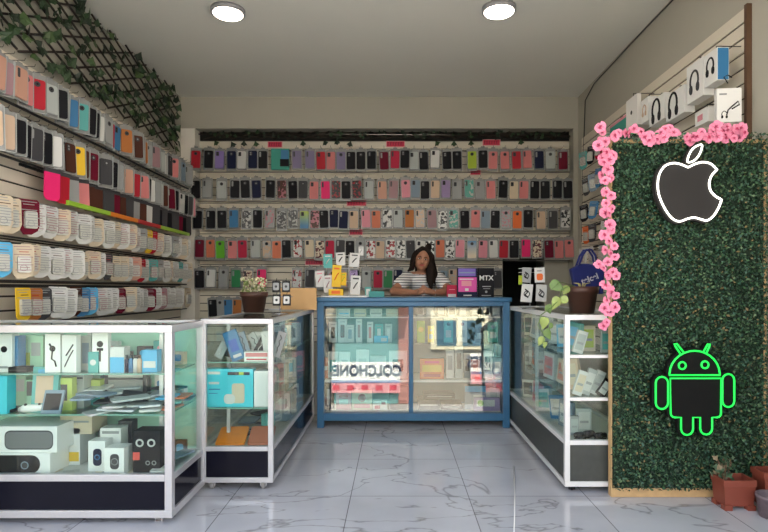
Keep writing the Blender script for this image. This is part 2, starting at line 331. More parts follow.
# blue counter
BX0, BX1, BY0, BY1, BZ = X_(317, 4.11), X_(511, 4.11)-.008, 4.11, 4.56, Z_(297.5, 4.11)
bc = thing('counter', 'blue-painted sales counter with two leaning glass panes at the back', 'counter', (BX0, BY0, 0))
W, D = BX1-BX0, .45; t = .05; mb = MB()
zb0, zb1 = Z_(421, 4.11), Z_(413.5, 4.11)
for x in (0, W-t):
    for y in (0, D-t): mb.box(x, y, 0, x+t, y+t, BZ-.03)
mb.box(t, 0, zb0, W-t, t, zb1).box(t, D-t, zb0, W-t, D, zb1).box(t, 0, BZ-.065, W-t, t, BZ-.03).box(t, D-t, BZ-.065, W-t, D, BZ-.03)
for x in (0, W-t): mb.box(x, t, zb0, x+t, D-t, zb1); mb.box(x, t, BZ-.065, x+t, D-t, BZ-.03)
xm = X_(411, 4.11)-BX0; mb.box(xm-.016, 0, zb1, xm+.016, t, BZ-.065)
mb.build('frame', bluep, bc, bev=.004)
MB().box(-.012, -.015, BZ-.03, W+.012, D+.015, BZ).build('counter_top', bluep, bc, bev=.004)
MB().box(t, D-.03, zb1, W-t, D-.02, BZ-.065).build('back_panel', mat('blue_grey_board', (.14, .20, .23), .6), bc)
MB().box(.02, t, zb1, .028, D-t, BZ-.065).build('side_panel', bluep, bc); MB().box(W-.028, t, zb1, W-.02, D-t, BZ-.065).build('side_panel', bluep, bc)
MB().box(t*.5, t*.5, zb0, W-t*.5, D-t*.5, zb1-.005).build('counter_floor', mat('pale_board', (.55, .54, .5), .6), bc)
gh = BZ-.065-zb1; TA = math.radians(5.4)
for a, b in ((t, xm-.016), (xm+.016, W-t)):
    o = MB().box(a, 0, 0, b, .004, gh/math.cos(TA)-.003).build('glass_pane', glass_b, bc, (0, .002, zb1+.001), (-TA, 0, 0))
shm = mat('shelf_white_edge', (.8, .79, .74), .45)
MB().box(t, .10, Z_(317, 4.2)-.008, W-t, D-.04, Z_(317, 4.2)).build('shelf_board', shm, bc)
MB().box(t, .078, Z_(343, 4.2)-.005, W-t, D-.04, Z_(343, 4.2)).build('glass_shelf', shelf_g, bc)
MB().box(t, .065, Z_(380, 4.18)-.016, W-t, D-.04, Z_(380, 4.18)).build('shelf_board', shm, bc)

# ------------------------------------------------------------------ printed product boxes
def design(parent, w_, h_, prims, y=-.0008, name='printed_design', pick=None):
    mb = MB(); ms = []; idx = {}
    for p in prims:
        k = p[-1]
        if k not in idx: idx[k] = len(ms); ms.append(cm(k) if isinstance(k, str) else k)
        i = idx[k]; q = p[0]; d = .0016
        if q == 'r': mb.prism([((p[1]-.5)*w_, p[2]*h_), ((p[3]-.5)*w_, p[2]*h_), ((p[3]-.5)*w_, p[4]*h_), ((p[1]-.5)*w_, p[4]*h_)][::-1], y-.0002*mb_n(mb), y+d, i)
        elif q == 'c': mb.prism(disc((p[1]-.5)*w_, p[2]*h_, p[3]*w_)[::-1], y-.0002*mb_n(mb), y+d, i)
        elif q == 's': mb.prism(rrect((p[1]-.5)*w_, p[2]*h_, (p[3]-.5)*w_, p[4]*h_, min((p[3]-p[1])*w_, (p[4]-p[2])*h_)*p[5])[::-1], y-.0002*mb_n(mb), y+d, i)
        elif q == 'o': mb.tube([((p[1]-.5)*w_+p[3]*w_*math.cos(a), y, p[2]*h_+p[3]*w_*math.sin(a)) for a in [2*PI*k_/16 for k_ in range(16)]], p[4]*w_, 5, i, True)
        elif q == 'h':      # headphones: centre u,v, radius as share of width
            cx, cz, r = (p[1]-.5)*w_, p[2]*h_, p[3]*w_; st = r*.13
            mb.tube([(cx+r*math.cos(a)*.8, y, cz+r*1.15*math.sin(a)) for a in [math.radians(-20+220*k_/12) for k_ in range(13)]], st, 5, i)
            for sgn in (-1, 1): mb.prism([(cx+sgn*r*.68+a*r*.3, cz-r*.75+b*r*.52) for a, b in disc(0, 0, 1, 10)][::-1], y-.004, y+d, i)
        elif q == 'l':
            mb.tube([((u-.5)*w_, y, v*h_) for u, v in p[1]], p[2]*w_, 5, i)
    return mb.build(name, ms, parent)
def mb_n(mb): return len(mb.v)/40
def pbox(x0, y0, x1, zs, Y, dep, col, prims, label, cat='box', rz=0., tilt=0., name='product_box', group=None, z_top=None):
    w_ = X_(x1, Y)-X_(x0, Y); h_ = (z_top or Z_(y0, Y))-zs
    if h_ < .006: h_ = .006
    xc = X_((x0+x1)/2, Y)
    o = MB().box(-w_/2, 0, 0, w_/2, dep, h_).build(name, cm(col) if isinstance(col, str) else col, None, (xc, Y, zs), (tilt, 0, rz), bev=min(.0015, dep*.2))
    tag(o, label, cat, group)
    if prims: design(o, w_, h_, prims)
    return o
white_b = mat('glossy_white_box', (.78, .78, .76), .3); mint = mat('mint_box', (.45, .74, .52), .4); olive = mat('olive_green_box', (.45, .55, .12), .45); cyan = mat('cyan_box', (.06, .55, .66), .35)
tagr = mat('red_tag', (.65, .08, .06), .5)
Ls = (.655, .474, .199); lyf = 2.47
# upper shelf of the wide case
U = Ls[0]; P = pbox
P(-8, 334, 12, U, 2.50, .05, white_b, [('c', .6, .6, .16, 'k'), ('r', .2, .1, .8, .16, 'g')], 'white earbud box at the left edge of the upper shelf, wide case')
P(8, 336, 18, U, 2.52, .05, 'b', [('r', .3, .1, .7, .9, 'a')], 'narrow blue box on the upper shelf beside the earbud box', rz=-.1)
P(17, 336, 43, U, 2.60, .06, mint, [('r', .1, .1, .5, .5, 'l'), ('r', .55, .4, .9, .8, 'c')], 'pale green box at the back of the wide case\'s upper shelf')
P(8, 367, 27, U, 2.49, .05, 'k', [('r', .05, .3, .95, .5, 'd')], 'black flat gadget lying on the upper shelf of the wide case', cat='gadget', name='power_bank')
P(45, 334, 60, U, 2.49, .03, white_b, [('c', .5, .62, .2, 'k'), ('l', [(.5, .6), (.45, .35), (.65, .3), (.75, .15)], .05, 'k'), ('l', [(.3, .75), (.6, .55)], .06, 'k')], 'white box printed with black coiled earphones, upper shelf', rz=.05)
P(61, 335, 77, U, 2.49, .03, white_b, [('l', [(.2, .15), (.5, .4), (.8, .6)], .04, 'k'), ('l', [(.3, .45), (.8, .75)], .05, 'd')], 'white box printed with a slanted black cable, upper shelf', rz=-.15)
P(80, 336, 91, U, 2.56, .05, 'c', [('r', .2, .2, .8, .8, 'u')], 'grey-blue carton behind the white boxes on the upper shelf')
P(92, 333, 108, U, 2.49, .03, white_b, [('c', .5, .72, .2, 'k'), ('r', .44, .28, .56, .6, 'k'), ('r', .3, .55, .7, .62, 'k')], 'white box printed with a black car mount, upper shelf')
P(110, 347, 124, U, 2.49, .06, 'w', [('r', 0, 0, 1, .6, 'a')], 'white and light blue small carton on the upper shelf')
P(88, 352, 98, U, 2.48, .05, 'T', [('c', .5, .5, .3, 'w')], 'turquoise little carton with a white spot on the upper shelf')
for i, (x, k, n_) in enumerate(((127, 'n', 'navy'), (131, 'b', 'blue'), (135.5, 'w', 'white'), (139.5, 'e', 'beige'))):
    b = tag(MB().lathe([(.001, 0), (.010, 0), (.010, .055), (.006, .062), (.006, .066)], 14).build('bottle', cm(k), None, (X_(x, 2.50), 2.50, U)), n_+' little bottle in the row on the wide case\'s upper shelf', 'bottle', 'little bottles on the upper shelf')
    MB().lathe([(.001, .064), (.0065, .064), (.0065, .078), (.001, .078)], 12).build('bottle_cap', cm('K' if k == 'e' else 'd'), b)
P(142, 350, 157, U, 2.50, .05, 'a', [('r', .1, .2, .9, .5, 'w')], 'light blue carton at the right end of the upper shelf')
# middle shelf
V = Ls[1]
P(-10, 376, 7, V, 2.47, .06, cyan, [('r', .1, .1, .5, .2, 'w')], 'bright cyan box at the left edge of the middle shelf')
P(10, 376, 26, V, 2.62, .08, mint, [('r', .1, .5, .9, .9, 'w')], 'mint green box standing at the back of the middle shelf')
P(26, 380, 42, V, 2.58, .05, mint, [('r', .05, .45, .8, .95, 'd')], 'mint box with a dark window behind the turquoise folder')
P(31, 367, 56, V, 2.50, .025, cm('T'), [('r', .15, .2, .8, .8, 'e'), ('r', .2, .86, .9, .94, 'a')], 'turquoise pack with a cream picture leaning on the middle shelf', rz=.1, tilt=-.12)
P(57, 375, 84, V, 2.60, .07, 'c', [('r', .3, .7, .75, .76, 'k'), ('r', .75, .88, .95, .93, 'k')], 'tall pale grey box at the back of the middle shelf')
P(53, 378, 72, V, 2.54, .04, olive, [('r', .1, .3, .75, .8, 'd')], 'olive green box with a dark window on the middle shelf')
P(40, 390, 60, V, 2.475, .012, 'u', [('r', .1, .15, .9, .85, 'k')], 'small tablet with a dark screen on the middle shelf', cat='tablet', name='tablet', tilt=-.35)
P(83, 380, 100, V, 2.66, .05, olive, [('r', 0, 0, 1, .45, 'T')], 'olive and teal box against the back of the middle shelf')
P(104, 372, 147, V, 2.70, .04, 'd', [('r', .1, .82, .9, .98, 'w'), ('r', .1, .1, .9, .75, 'g')], 'large charcoal box with a white top band behind the bagged packs')
# bottom of the wide case
Bz = Ls[2]
P(-20, 453, 50, Bz, 2.475, .20, white_b, [('s', .05, .1, .86, .9, .48, 'k'), ('c', .64, .45, .055, 'd'), ('o', .64, .45, .05, .008, 'u')], 'white speaker box printed with a black rounded speaker, bottom left')
P(-20, 421, 57, .2955, 2.49, .19, white_b, [('s', .32, .12, .95, .85, .3, 'd'), ('s', .33, .16, .94, .80, .3, mat('speaker_grille', (.16, .16, .16), .7))], 'white speaker box printed with a grey speaker, topmost of its stack', z_top=.413)
P(57, 428, 80, Bz, 2.62, .14, white_b, [('r', .05, .1, .95, .35, 'y')], 'white carton with a yellow band behind the speaker boxes')
P(60, 415, 92, .345, 2.62, .14, 'E', [('r', .1, .6, .9, .7, 'g')], 'cream carton stacked on the yellow-banded carton', z_top=.435)
P(88, 441, 105, Bz, 2.52, .07, white_b, [('s', .3, .2, .8, .75, .4, 'n'), ('o', .55, .48, .14, .035, 'b')], 'white cube box with a navy camera print')
P(104, 448, 124, Bz, 2.475, .08, white_b, [('s', .3, .22, .75, .78, .4, 'd'), ('o', .53, .5, .16, .02, 'g')], 'white cube box printed with a charcoal smartwatch')
P(100, 428, 121, Bz, 2.60, .07, white_b, [('r', .1, .85, .9, .92, 'g')], 'plain white carton behind the two cube boxes')
P(118, 421, 132, Bz, 2.68, .06, 'd', [], 'charcoal carton at the back right of the wide case floor')
P(133, 431, 160, Bz, 2.50, .09, 'k', [('o', .25, .72, .12, .035, 'w'), ('o', .68, .72, .12, .035, 'w'), ('o', .55, .25, .07, .02, 'g'), ('o', .78, .25, .07, .02, 'g'), ('r', .0, .32, .25, .5, tagr)], 'black headphone box with two white rings and a red tag')
# black item and bagged packs lying on the middle shelf
def flat(x, y_, z, w_, l_, k, lab, cat, name, group=None, rz=0., tx=0., h=.008, prim=None, ty=0., loc=None):
    o = MB().prism(rrect(-w_/2, -l_/2, w_/2, l_/2, min(w_, l_)*.12), -h/2, h/2, 0, Matrix.Rotation(-PI/2, 4, 'X')).build(name, cm(k) if isinstance(k, str) else k, None, (x, y_, z+h/2), (tx, ty, rz), bev=.001)
    tag(o, lab, cat, group)
    if prim: MB().prism(rrect(-w_*.36, -l_*.36, w_*.36, l_*.36, .003), h/2-.0004, h/2+.0008, 0, Matrix.Rotation(-PI/2, 4, 'X')).build('printed_insert', cm(prim), o)
    return o
film = mat('cellophane', (.62, .64, .68), .12, var=.3, vs=40, spec=.9)
for i in range(20):
    k = R.choice([film, film, 'c', 'u', 'w', 'd']); q = R.choice(['d', 'k', 'u', 'w', 'q'])
    flat(-1.25+R.uniform(-.22, .17), 2.62+R.uniform(-.12, .12), V+.002+i*.0042, .09, .16, k, '%s accessory pack, %s from the bottom of the middle shelf heap' % (CN[k] if isinstance(k, str) else 'crinkled cellophane', ORD[i]), 'accessory pack', 'accessory_pack', 'heaped accessory packs', R.uniform(0, 3), R.uniform(-.08, .08), .009, q)
flat(X_(5, 2.53)+.02, 2.53, V+.002, .13, .10, 'k', 'black tablet computer lying flat at the left of the middle shelf', 'tablet', 'tablet', rz=.3, h=.012)
gp = thing('game_controller', 'black and white game controller on the middle shelf', 'game controller', (X_(32, 2.49), 2.50, V+.016), (0, 0, .3))
MB().limb([(-.055, .015, -.002), (-.035, 0, .004), (.035, 0, .004), (.055, .015, -.002)], [.011, .017, .017, .011]).build('controller_body', white_b, gp)
MB().ball((-.03, -.003, .02), .007).ball((.025, -.003, .02), .007).build('thumb_stick', black, gp)
for i in range(4):
    flat(-1.46+i*.105, 2.53+.02*i, Bz+.09*(i == 9), .10, .13, 'E' if i % 2 else 'w', '%s leaflet, %s from left on the floor of the wide case' % ('cream' if i % 2 else 'white', ORD[i]), 'leaflet', 'leaflet', 'leaflets on the case floor', R.uniform(0, 1), h=.003)
for i in range(9):
    k = 'CuToacwdu'[i]
    flat(-1.06+R.uniform(-.03, .035), 2.62+R.uniform(-.12, .14), (V if i < 5 else Bz)+.004+.011*(i % 5), .07, .13, k, CN[k]+' thin packet at the wide case\'s right end, '+ORD[i % 5]+' from bottom, '+('middle shelf' if i < 5 else 'case floor'), 'packet', 'packet', 'packets by the right side pane', R.uniform(-.4, .4), h=.008)

RC = random.Random(11)
lvn = ('top shelf', 'middle shelf', 'floor')
for lv, z_, top, n_ in ((0, Ls[0], .10, 7), (1, Ls[1], .11, 7), (2, Ls[2], .12, 8)):
    for i in range(n_):
        x = LX0+.55+i*(.60/n_)+RC.uniform(-.01, .01); k, pk_ = RC.choice('wcgETuwdkw'), RC.choice('kgrabdPl'); h_ = top*RC.uniform(.6, 1.15); w_ = RC.uniform(.05, .085)
        o = MB().box(-w_/2, 0, 0, w_/2, .03, h_).build('product_box', cm(k), None, (x, 2.775+RC.uniform(-.025, 0), z_+.001), (0, 0, RC.uniform(-.25, .25)), bev=.0012)
        tag(o, '%s box printed %s, %s from left at back of wide case %s' % (CN[k], CN[pk_], ORD[i], lvn[lv]), 'box')
        design(o, w_, h_, [('s', .2, .25, .8, .8, .3, pk_), ('r', .15, .08, .85, .15, 'g')])
for i in range(8):
    flat(LX0+.50+i*.085, 2.50+RC.uniform(0, .03), Ls[2]+.001, .05, .07, 'wEcwuEwg'[i], '%s folded instruction sheet, %s from left on the floor of the wide case' % (CN['wEcwuEwg'[i]], ORD[i]), 'sheet', 'instruction_sheet', rz=RC.uniform(0, 3), h=.002, prim='cgdgwgcw'[i])
# ---- narrow case
for i in range(15):
    lv = i % 3; z_ = (.656, .421, .216)[lv]; Yq = 3.10+.24*(i//3)+RC.uniform(-.04, .04); h_ = RC.uniform(.09, .16); w_ = RC.uniform(.06, .11); k, pk_ = 'wcTgEwaswCwgoPw'[i], 'kdwkrgwmkwaukgd'[i]
    o = MB().box(-w_/2, 0, 0, w_/2, .03, h_).build('product_box', cm(k), None, (MX1-.09+RC.uniform(-.02, .01), Yq, z_+.001), (0, 0, PI/2-.5+RC.uniform(-.3, .2)), bev=.0012)
    tag(o, '%s box printed %s inside narrow case, %s level, %s from front' % (CN[k], CN[pk_], ('upper', 'middle', 'lower')[lv], ORD[i//3]), 'box')
    design(o, w_, h_, [('s', .2, .3, .8, .8, .3, pk_), ('r', .15, .1, .85, .18, 'g')])
P(206, 369, 253, .42, 2.87, .055, cyan, [('r', .04, .86, .3, .93, 'w'), ('r', .46, .84, .7, .92, 'k'), ('r', .7, .84, .8, .92, 'l'), ('r', .8, .84, .93, .92, 'n'), ('s', .55, .1, .82, .62, .2, 'E'), ('s', .38, .08, .62, .34, .4, 'w'), ('r', .06, .6, .28, .66, 'w'), ('r', .06, .45, .3, .48, 'b'), ('r', .06, .35, .25, .37, 'b')],
  'cyan electronics box with two white device prints in the narrow case')
P(254, 371, 269, .42, 2.875, .05, white_b, [], 'plain white box beside the large cyan box')
P(244, 354, 269, .655, 2.87, .06, white_b, [('r', .06, .5, .94, .9, 's'), ('r', .1, .15, .9, .3, 'r')], 'white and red flat packet at the front of the upper shelf', z_top=.705)
blp = P(232, 330, 246, .66, 2.90, .02, 'b', [('r', .2, .1, .8, .2, 'w'), ('r', .2, .3, .8, .7, 'B')], 'tall blue blister pack tilted behind the white packet', name='blister_pack', cat='pack', z_top=.82); blp.rotation_euler[1] = -.35
for i, (dx, ty) in enumerate(((.03, .5), (.08, .25), (.12, -.45), (.19, -.3), (.22, .5), (.26, -.5), (.30, -.15), (.33, .3))):
    o = MB().box(-.022, -.006, 0, .022, .006, .14).build('cable_pack', cm('cdgukcwg'[i]), None, (MX0+dx+.02, 2.94+.02*(i % 3), .66+.008), (0, ty, 0), bev=.002)
    tag(o, CN['cdgukcwg'[i]]+' cable pack leaning '+('left' if ty < 0 else 'right')+' in the narrow case, '+ORD[i]+' from left', 'cable pack', 'cable packs on the narrow case\'s upper shelf')
    MB().tube([(.008*math.sin(a*3), -.0075, .02+.1*a/6) for a in range(7)], .002, 5).build('coiled_cable', cm('wkwkwkwk'[i]), o)
og = mat('bright_orange_paper', (.95, .26, .015), .5, var=.15, vs=20)
for (dx, dy, k, n_) in ((.12, .15, og, 'bright orange folded leaflet at the front of the narrow case floor'), (.275, .16, 'C', 'coral leaflet beside the bright orange one in the narrow case')):
    flat(MX0+dx, MY0+dy, .238, .15 if dx < .2 else .13, .20, k, n_, 'leaflet', 'leaflet', rz=.12, h=.012, tx=.22)
for i in range(10):
    flat(MX0+R.uniform(.08, .28), MY0+.26+.1*i, .216+.012*(i % 2), .10, .15, 'dgkucdgkde'[i], '%s wrapped accessory on the narrow case floor, %s from the front' % (CN['dgkucdgkde'[i]], ORD[i]), 'packet', 'packet', 'wrapped accessories on the narrow case floor', R.uniform(-1, 1), h=.011)
for i in range(7):
    z_ = (.655, .42)[i % 2]
    P(0, 0, 20, z_+.001, 3.15+.14*i, .06, 'wgcEwuw'[i], [('r', .2, .2, .8, .7, 'sdrkaod'[i])], CN['wgcEwuw'[i]]+' box with a '+CN['sdrkaod'[i]]+' print standing along the narrow case, '+('upper' if i % 2 == 0 else 'lower')+' shelf', z_top=z_+.13).location.x = MX0+.23
# ---- white-framed case on the right
Rz = (.69, .475, .253)
def rb(x, Y, z, w_, h_, d_, k, pk, lab, rx=0., ry=0., rz=0.):
    o = MB().box(-w_/2, -d_/2, 0, w_/2, d_/2, h_).build('product_box', cm(k) if isinstance(k, str) else k, None, (x, Y, z), (rx, ry, rz), bev=.0015); tag(o, lab, 'box')
    design(o, w_, h_, [('r', .12, .15, .88, .85, pk), ('r', .2, .4, .8, .5, 'g' if pk != 'g' else 'w')], -d_/2-.0008); return o
rb(X_(578, 2.9), 2.92, Rz[0]+.004, .055, .12, .02, 'w', 'c', 'white slim box leaning right on the top shelf, white-framed case', ry=.28)
rb(X_(595, 2.9), 3.02, Rz[0]+.002, .085, .14, .02, 'E', 'l', 'pale yellow-green box at the back of the top shelf')
rb(X_(609, 2.9), 2.95, Rz[0]+.002, .05, .12, .02, 'c', 'T', 'clear pack with a turquoise print behind the hedge edge')
rb(X_(576, 2.9), 2.90, Rz[1]+.003, .05, .13, .02, 'w', 'E', 'white leaning box first from left on the middle shelf', ry=.32)
rb(X_(585, 2.9), 2.915, Rz[1]+.003, .05, .14, .02, 'c', 'w', 'pale grey leaning box second from left on the middle shelf', ry=.36)
rb(X_(594, 2.9), 2.93, Rz[1]+.003, .045, .13, .02, 'w', 'c', 'white leaning box third from left on the middle shelf', ry=.42)
rb(X_(600, 2.87), 2.88, Rz[1]+.003, .05, .095, .014, 'k', 'w', 'black-edged white box lying against the middle shelf boxes', ry=.6)
rb(X_(577, 2.9), 2.95, Rz[2]+.003, .05, .10, .02, 'g', 'c', 'grey box standing on the floor of the white-framed case')
rb(X_(590, 2.9), 3.0, Rz[2]+.003, .08, .13, .02, 'c', 'w', 'clear box behind the black chargers')
for i, (x, s_) in enumerate(((576, .03), (586, .035), (596, .028), (601, .024))):
    o = MB().limb([(0, 0, s_*.55), (s_, .01, s_*.6)], [s_*.55, s_*.5]).build('charger', black, None, (X_(x, 2.89), 2.88+.012*(i % 2), Rz[2]+.001)); tag(o, 'black charger on the case floor, '+ORD[i]+' from left', 'charger', 'black chargers on the case floor')
    MB().tube([(s_, 0, .01), (s_+.02, -.01, .012), (s_+.01, -.025, .006), (-.02, -.02, .005)], .0025, 6).build('charger_cable', black, o)
side = [(3.05, 0, 'T', 'a'), (3.2, 0, 'a', 'w'), (3.38, 0, 'c', 'w'), (3.56, 0, 'w', 'd'), (3.78, 0, 'w', 'u'), (4.0, 0, 'E', 'k'), (3.05, 1, 'e', 'E'), (3.22, 1, 'E', 'C'), (3.42, 1, 'w', 's'), (3.62, 1, 'g', 'w'),
        (3.84, 1, 'c', 'o'), (4.03, 1, 'w', 'g'), (3.1, 2, 'u', 'w'), (3.3, 2, 'b', 'w'), (3.52, 2, 'w', 'T'), (3.74, 2, 'P', 'r'), (3.97, 2, 'w', 'd')]
for i, (Y, lv, k, pk) in enumerate(side):
    h_ = (.16, .17, .15)[lv]*R.uniform(.8, 1)
    rb(RX0+.10+R.uniform(0, .04), Y, Rz[lv]+.006, .13*R.uniform(.7, 1), h_, .025, k, pk, CN[k]+' box with '+CN[pk]+' print by the side pane, '+('top', 'middle', 'bottom')[lv]+' level, white-framed case', rz=-PI/2+.35+R.uniform(-.35, .35), ry=R.uniform(-.2, .2))

# ---- blue counter contents
s1, s2, s3, s4 = Z_(317, 4.2), Z_(343, 4.2), Z_(380, 4.18), zb1-.004
def cb(x0, y0, x1, zs, k, prims, lab, Y=4.25, d=.04, **q): return P(x0, y0, x1, zs+.001, Y, d, k, prims, lab, **q)
for i, x in enumerate((420, 430, 441, 452, 463, 475, 486, 496)):
    cb(x-4.2, 306, x+4.2, s1, 'gcdwgdcg'[i], [('r', .15, .2, .85, .8, 'kwckwgkw'[i])], 'low '+CN['gcdwgdcg'[i]]+' carton on the counter\'s top shelf, '+ORD[i]+' from the mullion')
for i, x in enumerate((331, 344, 360, 376, 392)):
    cb(x-6, 309, x+6, s1, 'EwEwE'[i], [('r', .1, .3, .9, .5, 'gagge'[i])], 'low '+CN['EwEwE'[i]]+' carton on the counter\'s top shelf, '+ORD[i]+' from left')
for i, (x0, y0, x1, k, q, n_) in enumerate(((329, 322, 337, 'w', 'k', 'black'), (338, 319, 347, 'w', 'm', 'maroon'), (346, 325, 354, 'w', 'u', 'blue-grey'), (356, 319, 362, 'w', 'M', 'mauve'), (367, 322, 373, 'w', 's', 'salmon'),
                                         (375, 324, 383, 'T', 'w', 'white'), (385, 324, 392, 'c', 'w', 'white'))):
    cb(x0, y0, x1, s2, k, [('s', .28, .2, .72, .75, .2, q), ('r', .2, .85, .8, .9, 'g')], ('turquoise' if k == 'T' else 'grey' if k == 'c' else 'white')+' phone box with '+n_+' print, '+ORD[i]+' from left under the top board')
cb(374, 336, 388, s2, 'a', [('r', .5, .2, .9, .7, 'w')], 'light blue low carton in the left half of the counter', Y=4.22)
for i, (x0, y0, x1, k, q) in enumerate(((328, 352, 338, 'w', 'T'), (339, 352, 350, 'w', 'g'), (356, 350, 369, 'w', 'c'), (370, 356, 386, 'c', 'w'), (389, 351, 407, 'w', 'k'))):
    cb(x0, y0, x1, s3, k, [('r', .2, .25, .8, .7, q)], CN[k]+' carton printed '+CN[q]+', '+ORD[i]+' from left on the white lower board')
cb(322, 358, 328, s3, 'C', [('r', .1, .4, .9, .6, 'w')], 'coral carton at the left post of the counter')
cb(417, 321, 425, s2, 'l', [('c', .5, .6, .35, 'y')], 'lime green carton with a yellow spot beside the mullion')
for i, (x0, y0, x1, k, q) in enumerate(((444, 318, 453, 'T', 'k'), (458, 318, 467, 'w', 'M'), (428, 326, 434, 'y', 'E'), (475, 324, 484, 'd', 'k'), (488, 322, 498, 't', 'u'))):
    cb(x0, y0, x1, s2, k, [('c', .5, .75, .2, q), ('r', .2, .2, .8, .5, 'c')], CN[k]+' tall pack in the right half of the counter, upper glass shelf')
cb(420, 359, 444, s3, 'o', [('r', .1, .35, .9, .7, 'y'), ('r', .15, .1, .85, .25, 'r'), ('r', .2, .78, .8, .9, 'H')], 'orange and yellow carton on the lower board near the mullion', Y=4.22)
cb(471, 360, 480, s3, 'C', [('r', .2, .3, .8, .8, 'o')], 'coral and orange carton on the lower board near the right post', Y=4.22)
for i, (x0, y0, x1, k, q) in enumerate(((446, 350, 454, 'w', 'g'), (455, 347, 463, 'c', 'd'), (464, 354, 471, 'g', 'k'), (483, 351, 492, 'w', 'k'), (493, 358, 502, 'u', 'w'))):
    cb(x0, y0, x1, s3, k, [('r', .2, .3, .8, .8, q)], CN[k]+' carton with '+CN[q]+' print among the right half\'s lower cartons')
cb(322, 412, 344, s4, 'w', [('r', .1, .3, .9, .6, 'e')], 'flat white carton on the counter floor at left', d=.2)
cb(336, 392, 351, s4, 'P', [('r', .2, .3, .8, .6, 'w'), ('r', .2, .7, .8, .8, 'r')], 'pink carton on the counter floor')
cb(352, 390, 372, s4, 'E', [('c', .5, .6, .2, 'r'), ('r', .1, .1, .9, .3, 'P')], 'cream carton with a red spot on the counter floor')
cb(373, 401, 387, s4, 'w', [('r', .1, .1, .5, .5, 'D'), ('r', .6, .6, .9, .9, 'D')], 'white and crimson carton on the counter floor')
cb(389, 385, 409, s4, 'k', [('r', .5, .4, .9, .9, 'd')], 'large black carton beside the mullion on the counter floor')
cb(324, 384, 334, s4, 'k', [('r', .3, .2, .6, .8, 'c')], 'black slim carton with a grey print at the left post')
for i, (x0, y0, x1) in enumerate(((418, 400, 440), (441, 404, 462), (424, 392, 455))):
    cb(x0, y0, x1, s4 if i < 2 else s4+.085, 'dkd'[i], [('r', .1, .4, .9, .55, 'g')], ('charcoal device on the counter floor by the mullion', 'black device on the counter floor in the right half', 'charcoal device stacked on the floor devices')[i], cat='electronic device', name='electronic_device', d=.18, **({'z_top': s4+.12} if i == 2 else {}))
cb(465, 386, 486, s4, 'u', [('r', 0, .75, 1, 1, 'a'), ('r', .4, .2, .95, .6, 'w')], 'blue-grey and light blue pack on the counter floor', Y=4.27)
cb(474, 398, 500, s4, 'v', [('r', .1, .35, .8, .85, 'w'), ('c', .25, .6, .12, 'L')], 'lilac box with white panel and green spot on the counter floor', Y=4.21)
cb(486, 388, 500, s4, 'w', [('r', .3, .2, .8, .8, 'c')], 'white tall carton behind the lilac box', Y=4.29)

# ------------------------------------------------------------------ phone cases on the back wall
pc_cache = {}
PAT = {'1': ('w', 'k', 70), '2': ('k', 'w', 90), '3': ('w', 'r', 80), '4': ('k', 'r', 80), '5': ('g', 'P', 80), '6': ('E', 'm', 90), '7': ('t', 'w', 70), '8': ('e', 'w', 80), '9': ('K', 'P', 70)}
PN = {'1': 'white and black patterned', '2': 'black and white patterned', '3': 'white and red printed', '4': 'black and red floral', '5': 'grey and pink printed', '6': 'cream and maroon floral', '7': 'teal floral', '8': 'beige marbled', '9': 'brown and pink printed', 'Y': 'yellow-to-blue', 'Z': 'blue-over-cream'}
def pmat(k):
    if k == 'Y': return pattern('yellow_blue_fade', C['b'], C['l'], kind='grad')
    if k == 'Z': return pattern('cream_blue_fade', C['E'], C['b'], kind='grad')
    if k in PAT: a, b, s_ = PAT[k]; return pattern('print_'+'abcdefghi'[int(k)-1], C[a], tuple(q*.7 for q in C[b]), s_*.5, 'noise', .54)
    return cm(k)
def pack_meshes(k, v):
    key = (k, v)
    if key in pc_cache: return pc_cache[key]
    w_, h_ = (.102, .215) if v != 2 else (.102, .235)
    b = MB().prism(rrect(-w_/2, -h_/2, w_/2, h_/2-.012, .008)[::-1], -.002, .004, 0)
    b.prism([(-.022, h_/2-.014), (-.018, h_/2), (.018, h_/2), (.022, h_/2-.014)][::-1], -.001, .003, 0)
    for x in (-w_/2, w_/2-.003): b.box(x, -.010, -h_/2+.004, x+.003, -.002, h_/2-.02, 1)
    b.box(-w_/2+.003, -.010, -h_/2, w_/2-.003, -.002, -h_/2+.003, 1)
    me0 = b.mesh('phone_case_pack', [grey_card, mat('clear_rim', (.42, .44, .43), .15)])
    cw, ch = .083, .168; z0 = -.095
    c = MB().prism(rrect(-cw/2, z0, cw/2, z0+ch, .012)[::-1], -.013, -.0025, 0)
    me1 = c.mesh('phone_case', [pmat(k)])
    q = MB()
    if v == 0: q.prism(rrect(-.032, z0+ch-.048, -.004, z0+ch-.008, .006)[::-1], -.0155, -.0125, 0); q.prism(disc(-.018, z0+ch-.02, .006)[::-1], -.017, -.015, 1); q.prism(disc(-.018, z0+ch-.036, .006)[::-1], -.017, -.015, 1)
    elif v == 1: q.prism(rrect(-.033, z0+ch-.058, -.016, z0+ch-.008, .006)[::-1], -.0155, -.0125, 0)
    else: q.prism(disc(0, z0+ch-.028, .016)[::-1], -.0155, -.0125, 0); q.prism(disc(0, z0+ch-.028, .006)[::-1], -.017, -.015, 1)
    dark = k in 'kndmKG24'
    me2 = q.mesh('camera_cutout', [cm('d') if not dark else cm('g') if v == 1 else cm('d'), cm('g') if dark else cm('k')])
    pc_cache[key] = (me0, me1, me2); return pc_cache[key]
def pack(k, loc, rot, label, group, v=None, sc=1.):
    v = R.randrange(3) if v is None else v; m = pack_meshes(k, v)
    o = link('phone_case_pack', m[0], None, loc, rot); o.scale = (sc, sc, sc); tag(o, label, 'phone case', group)
    c = link('phone_case', m[1], o); link('camera_cutout', m[2], c); return o
cname = lambda k: PN.get(k) or CN[k]
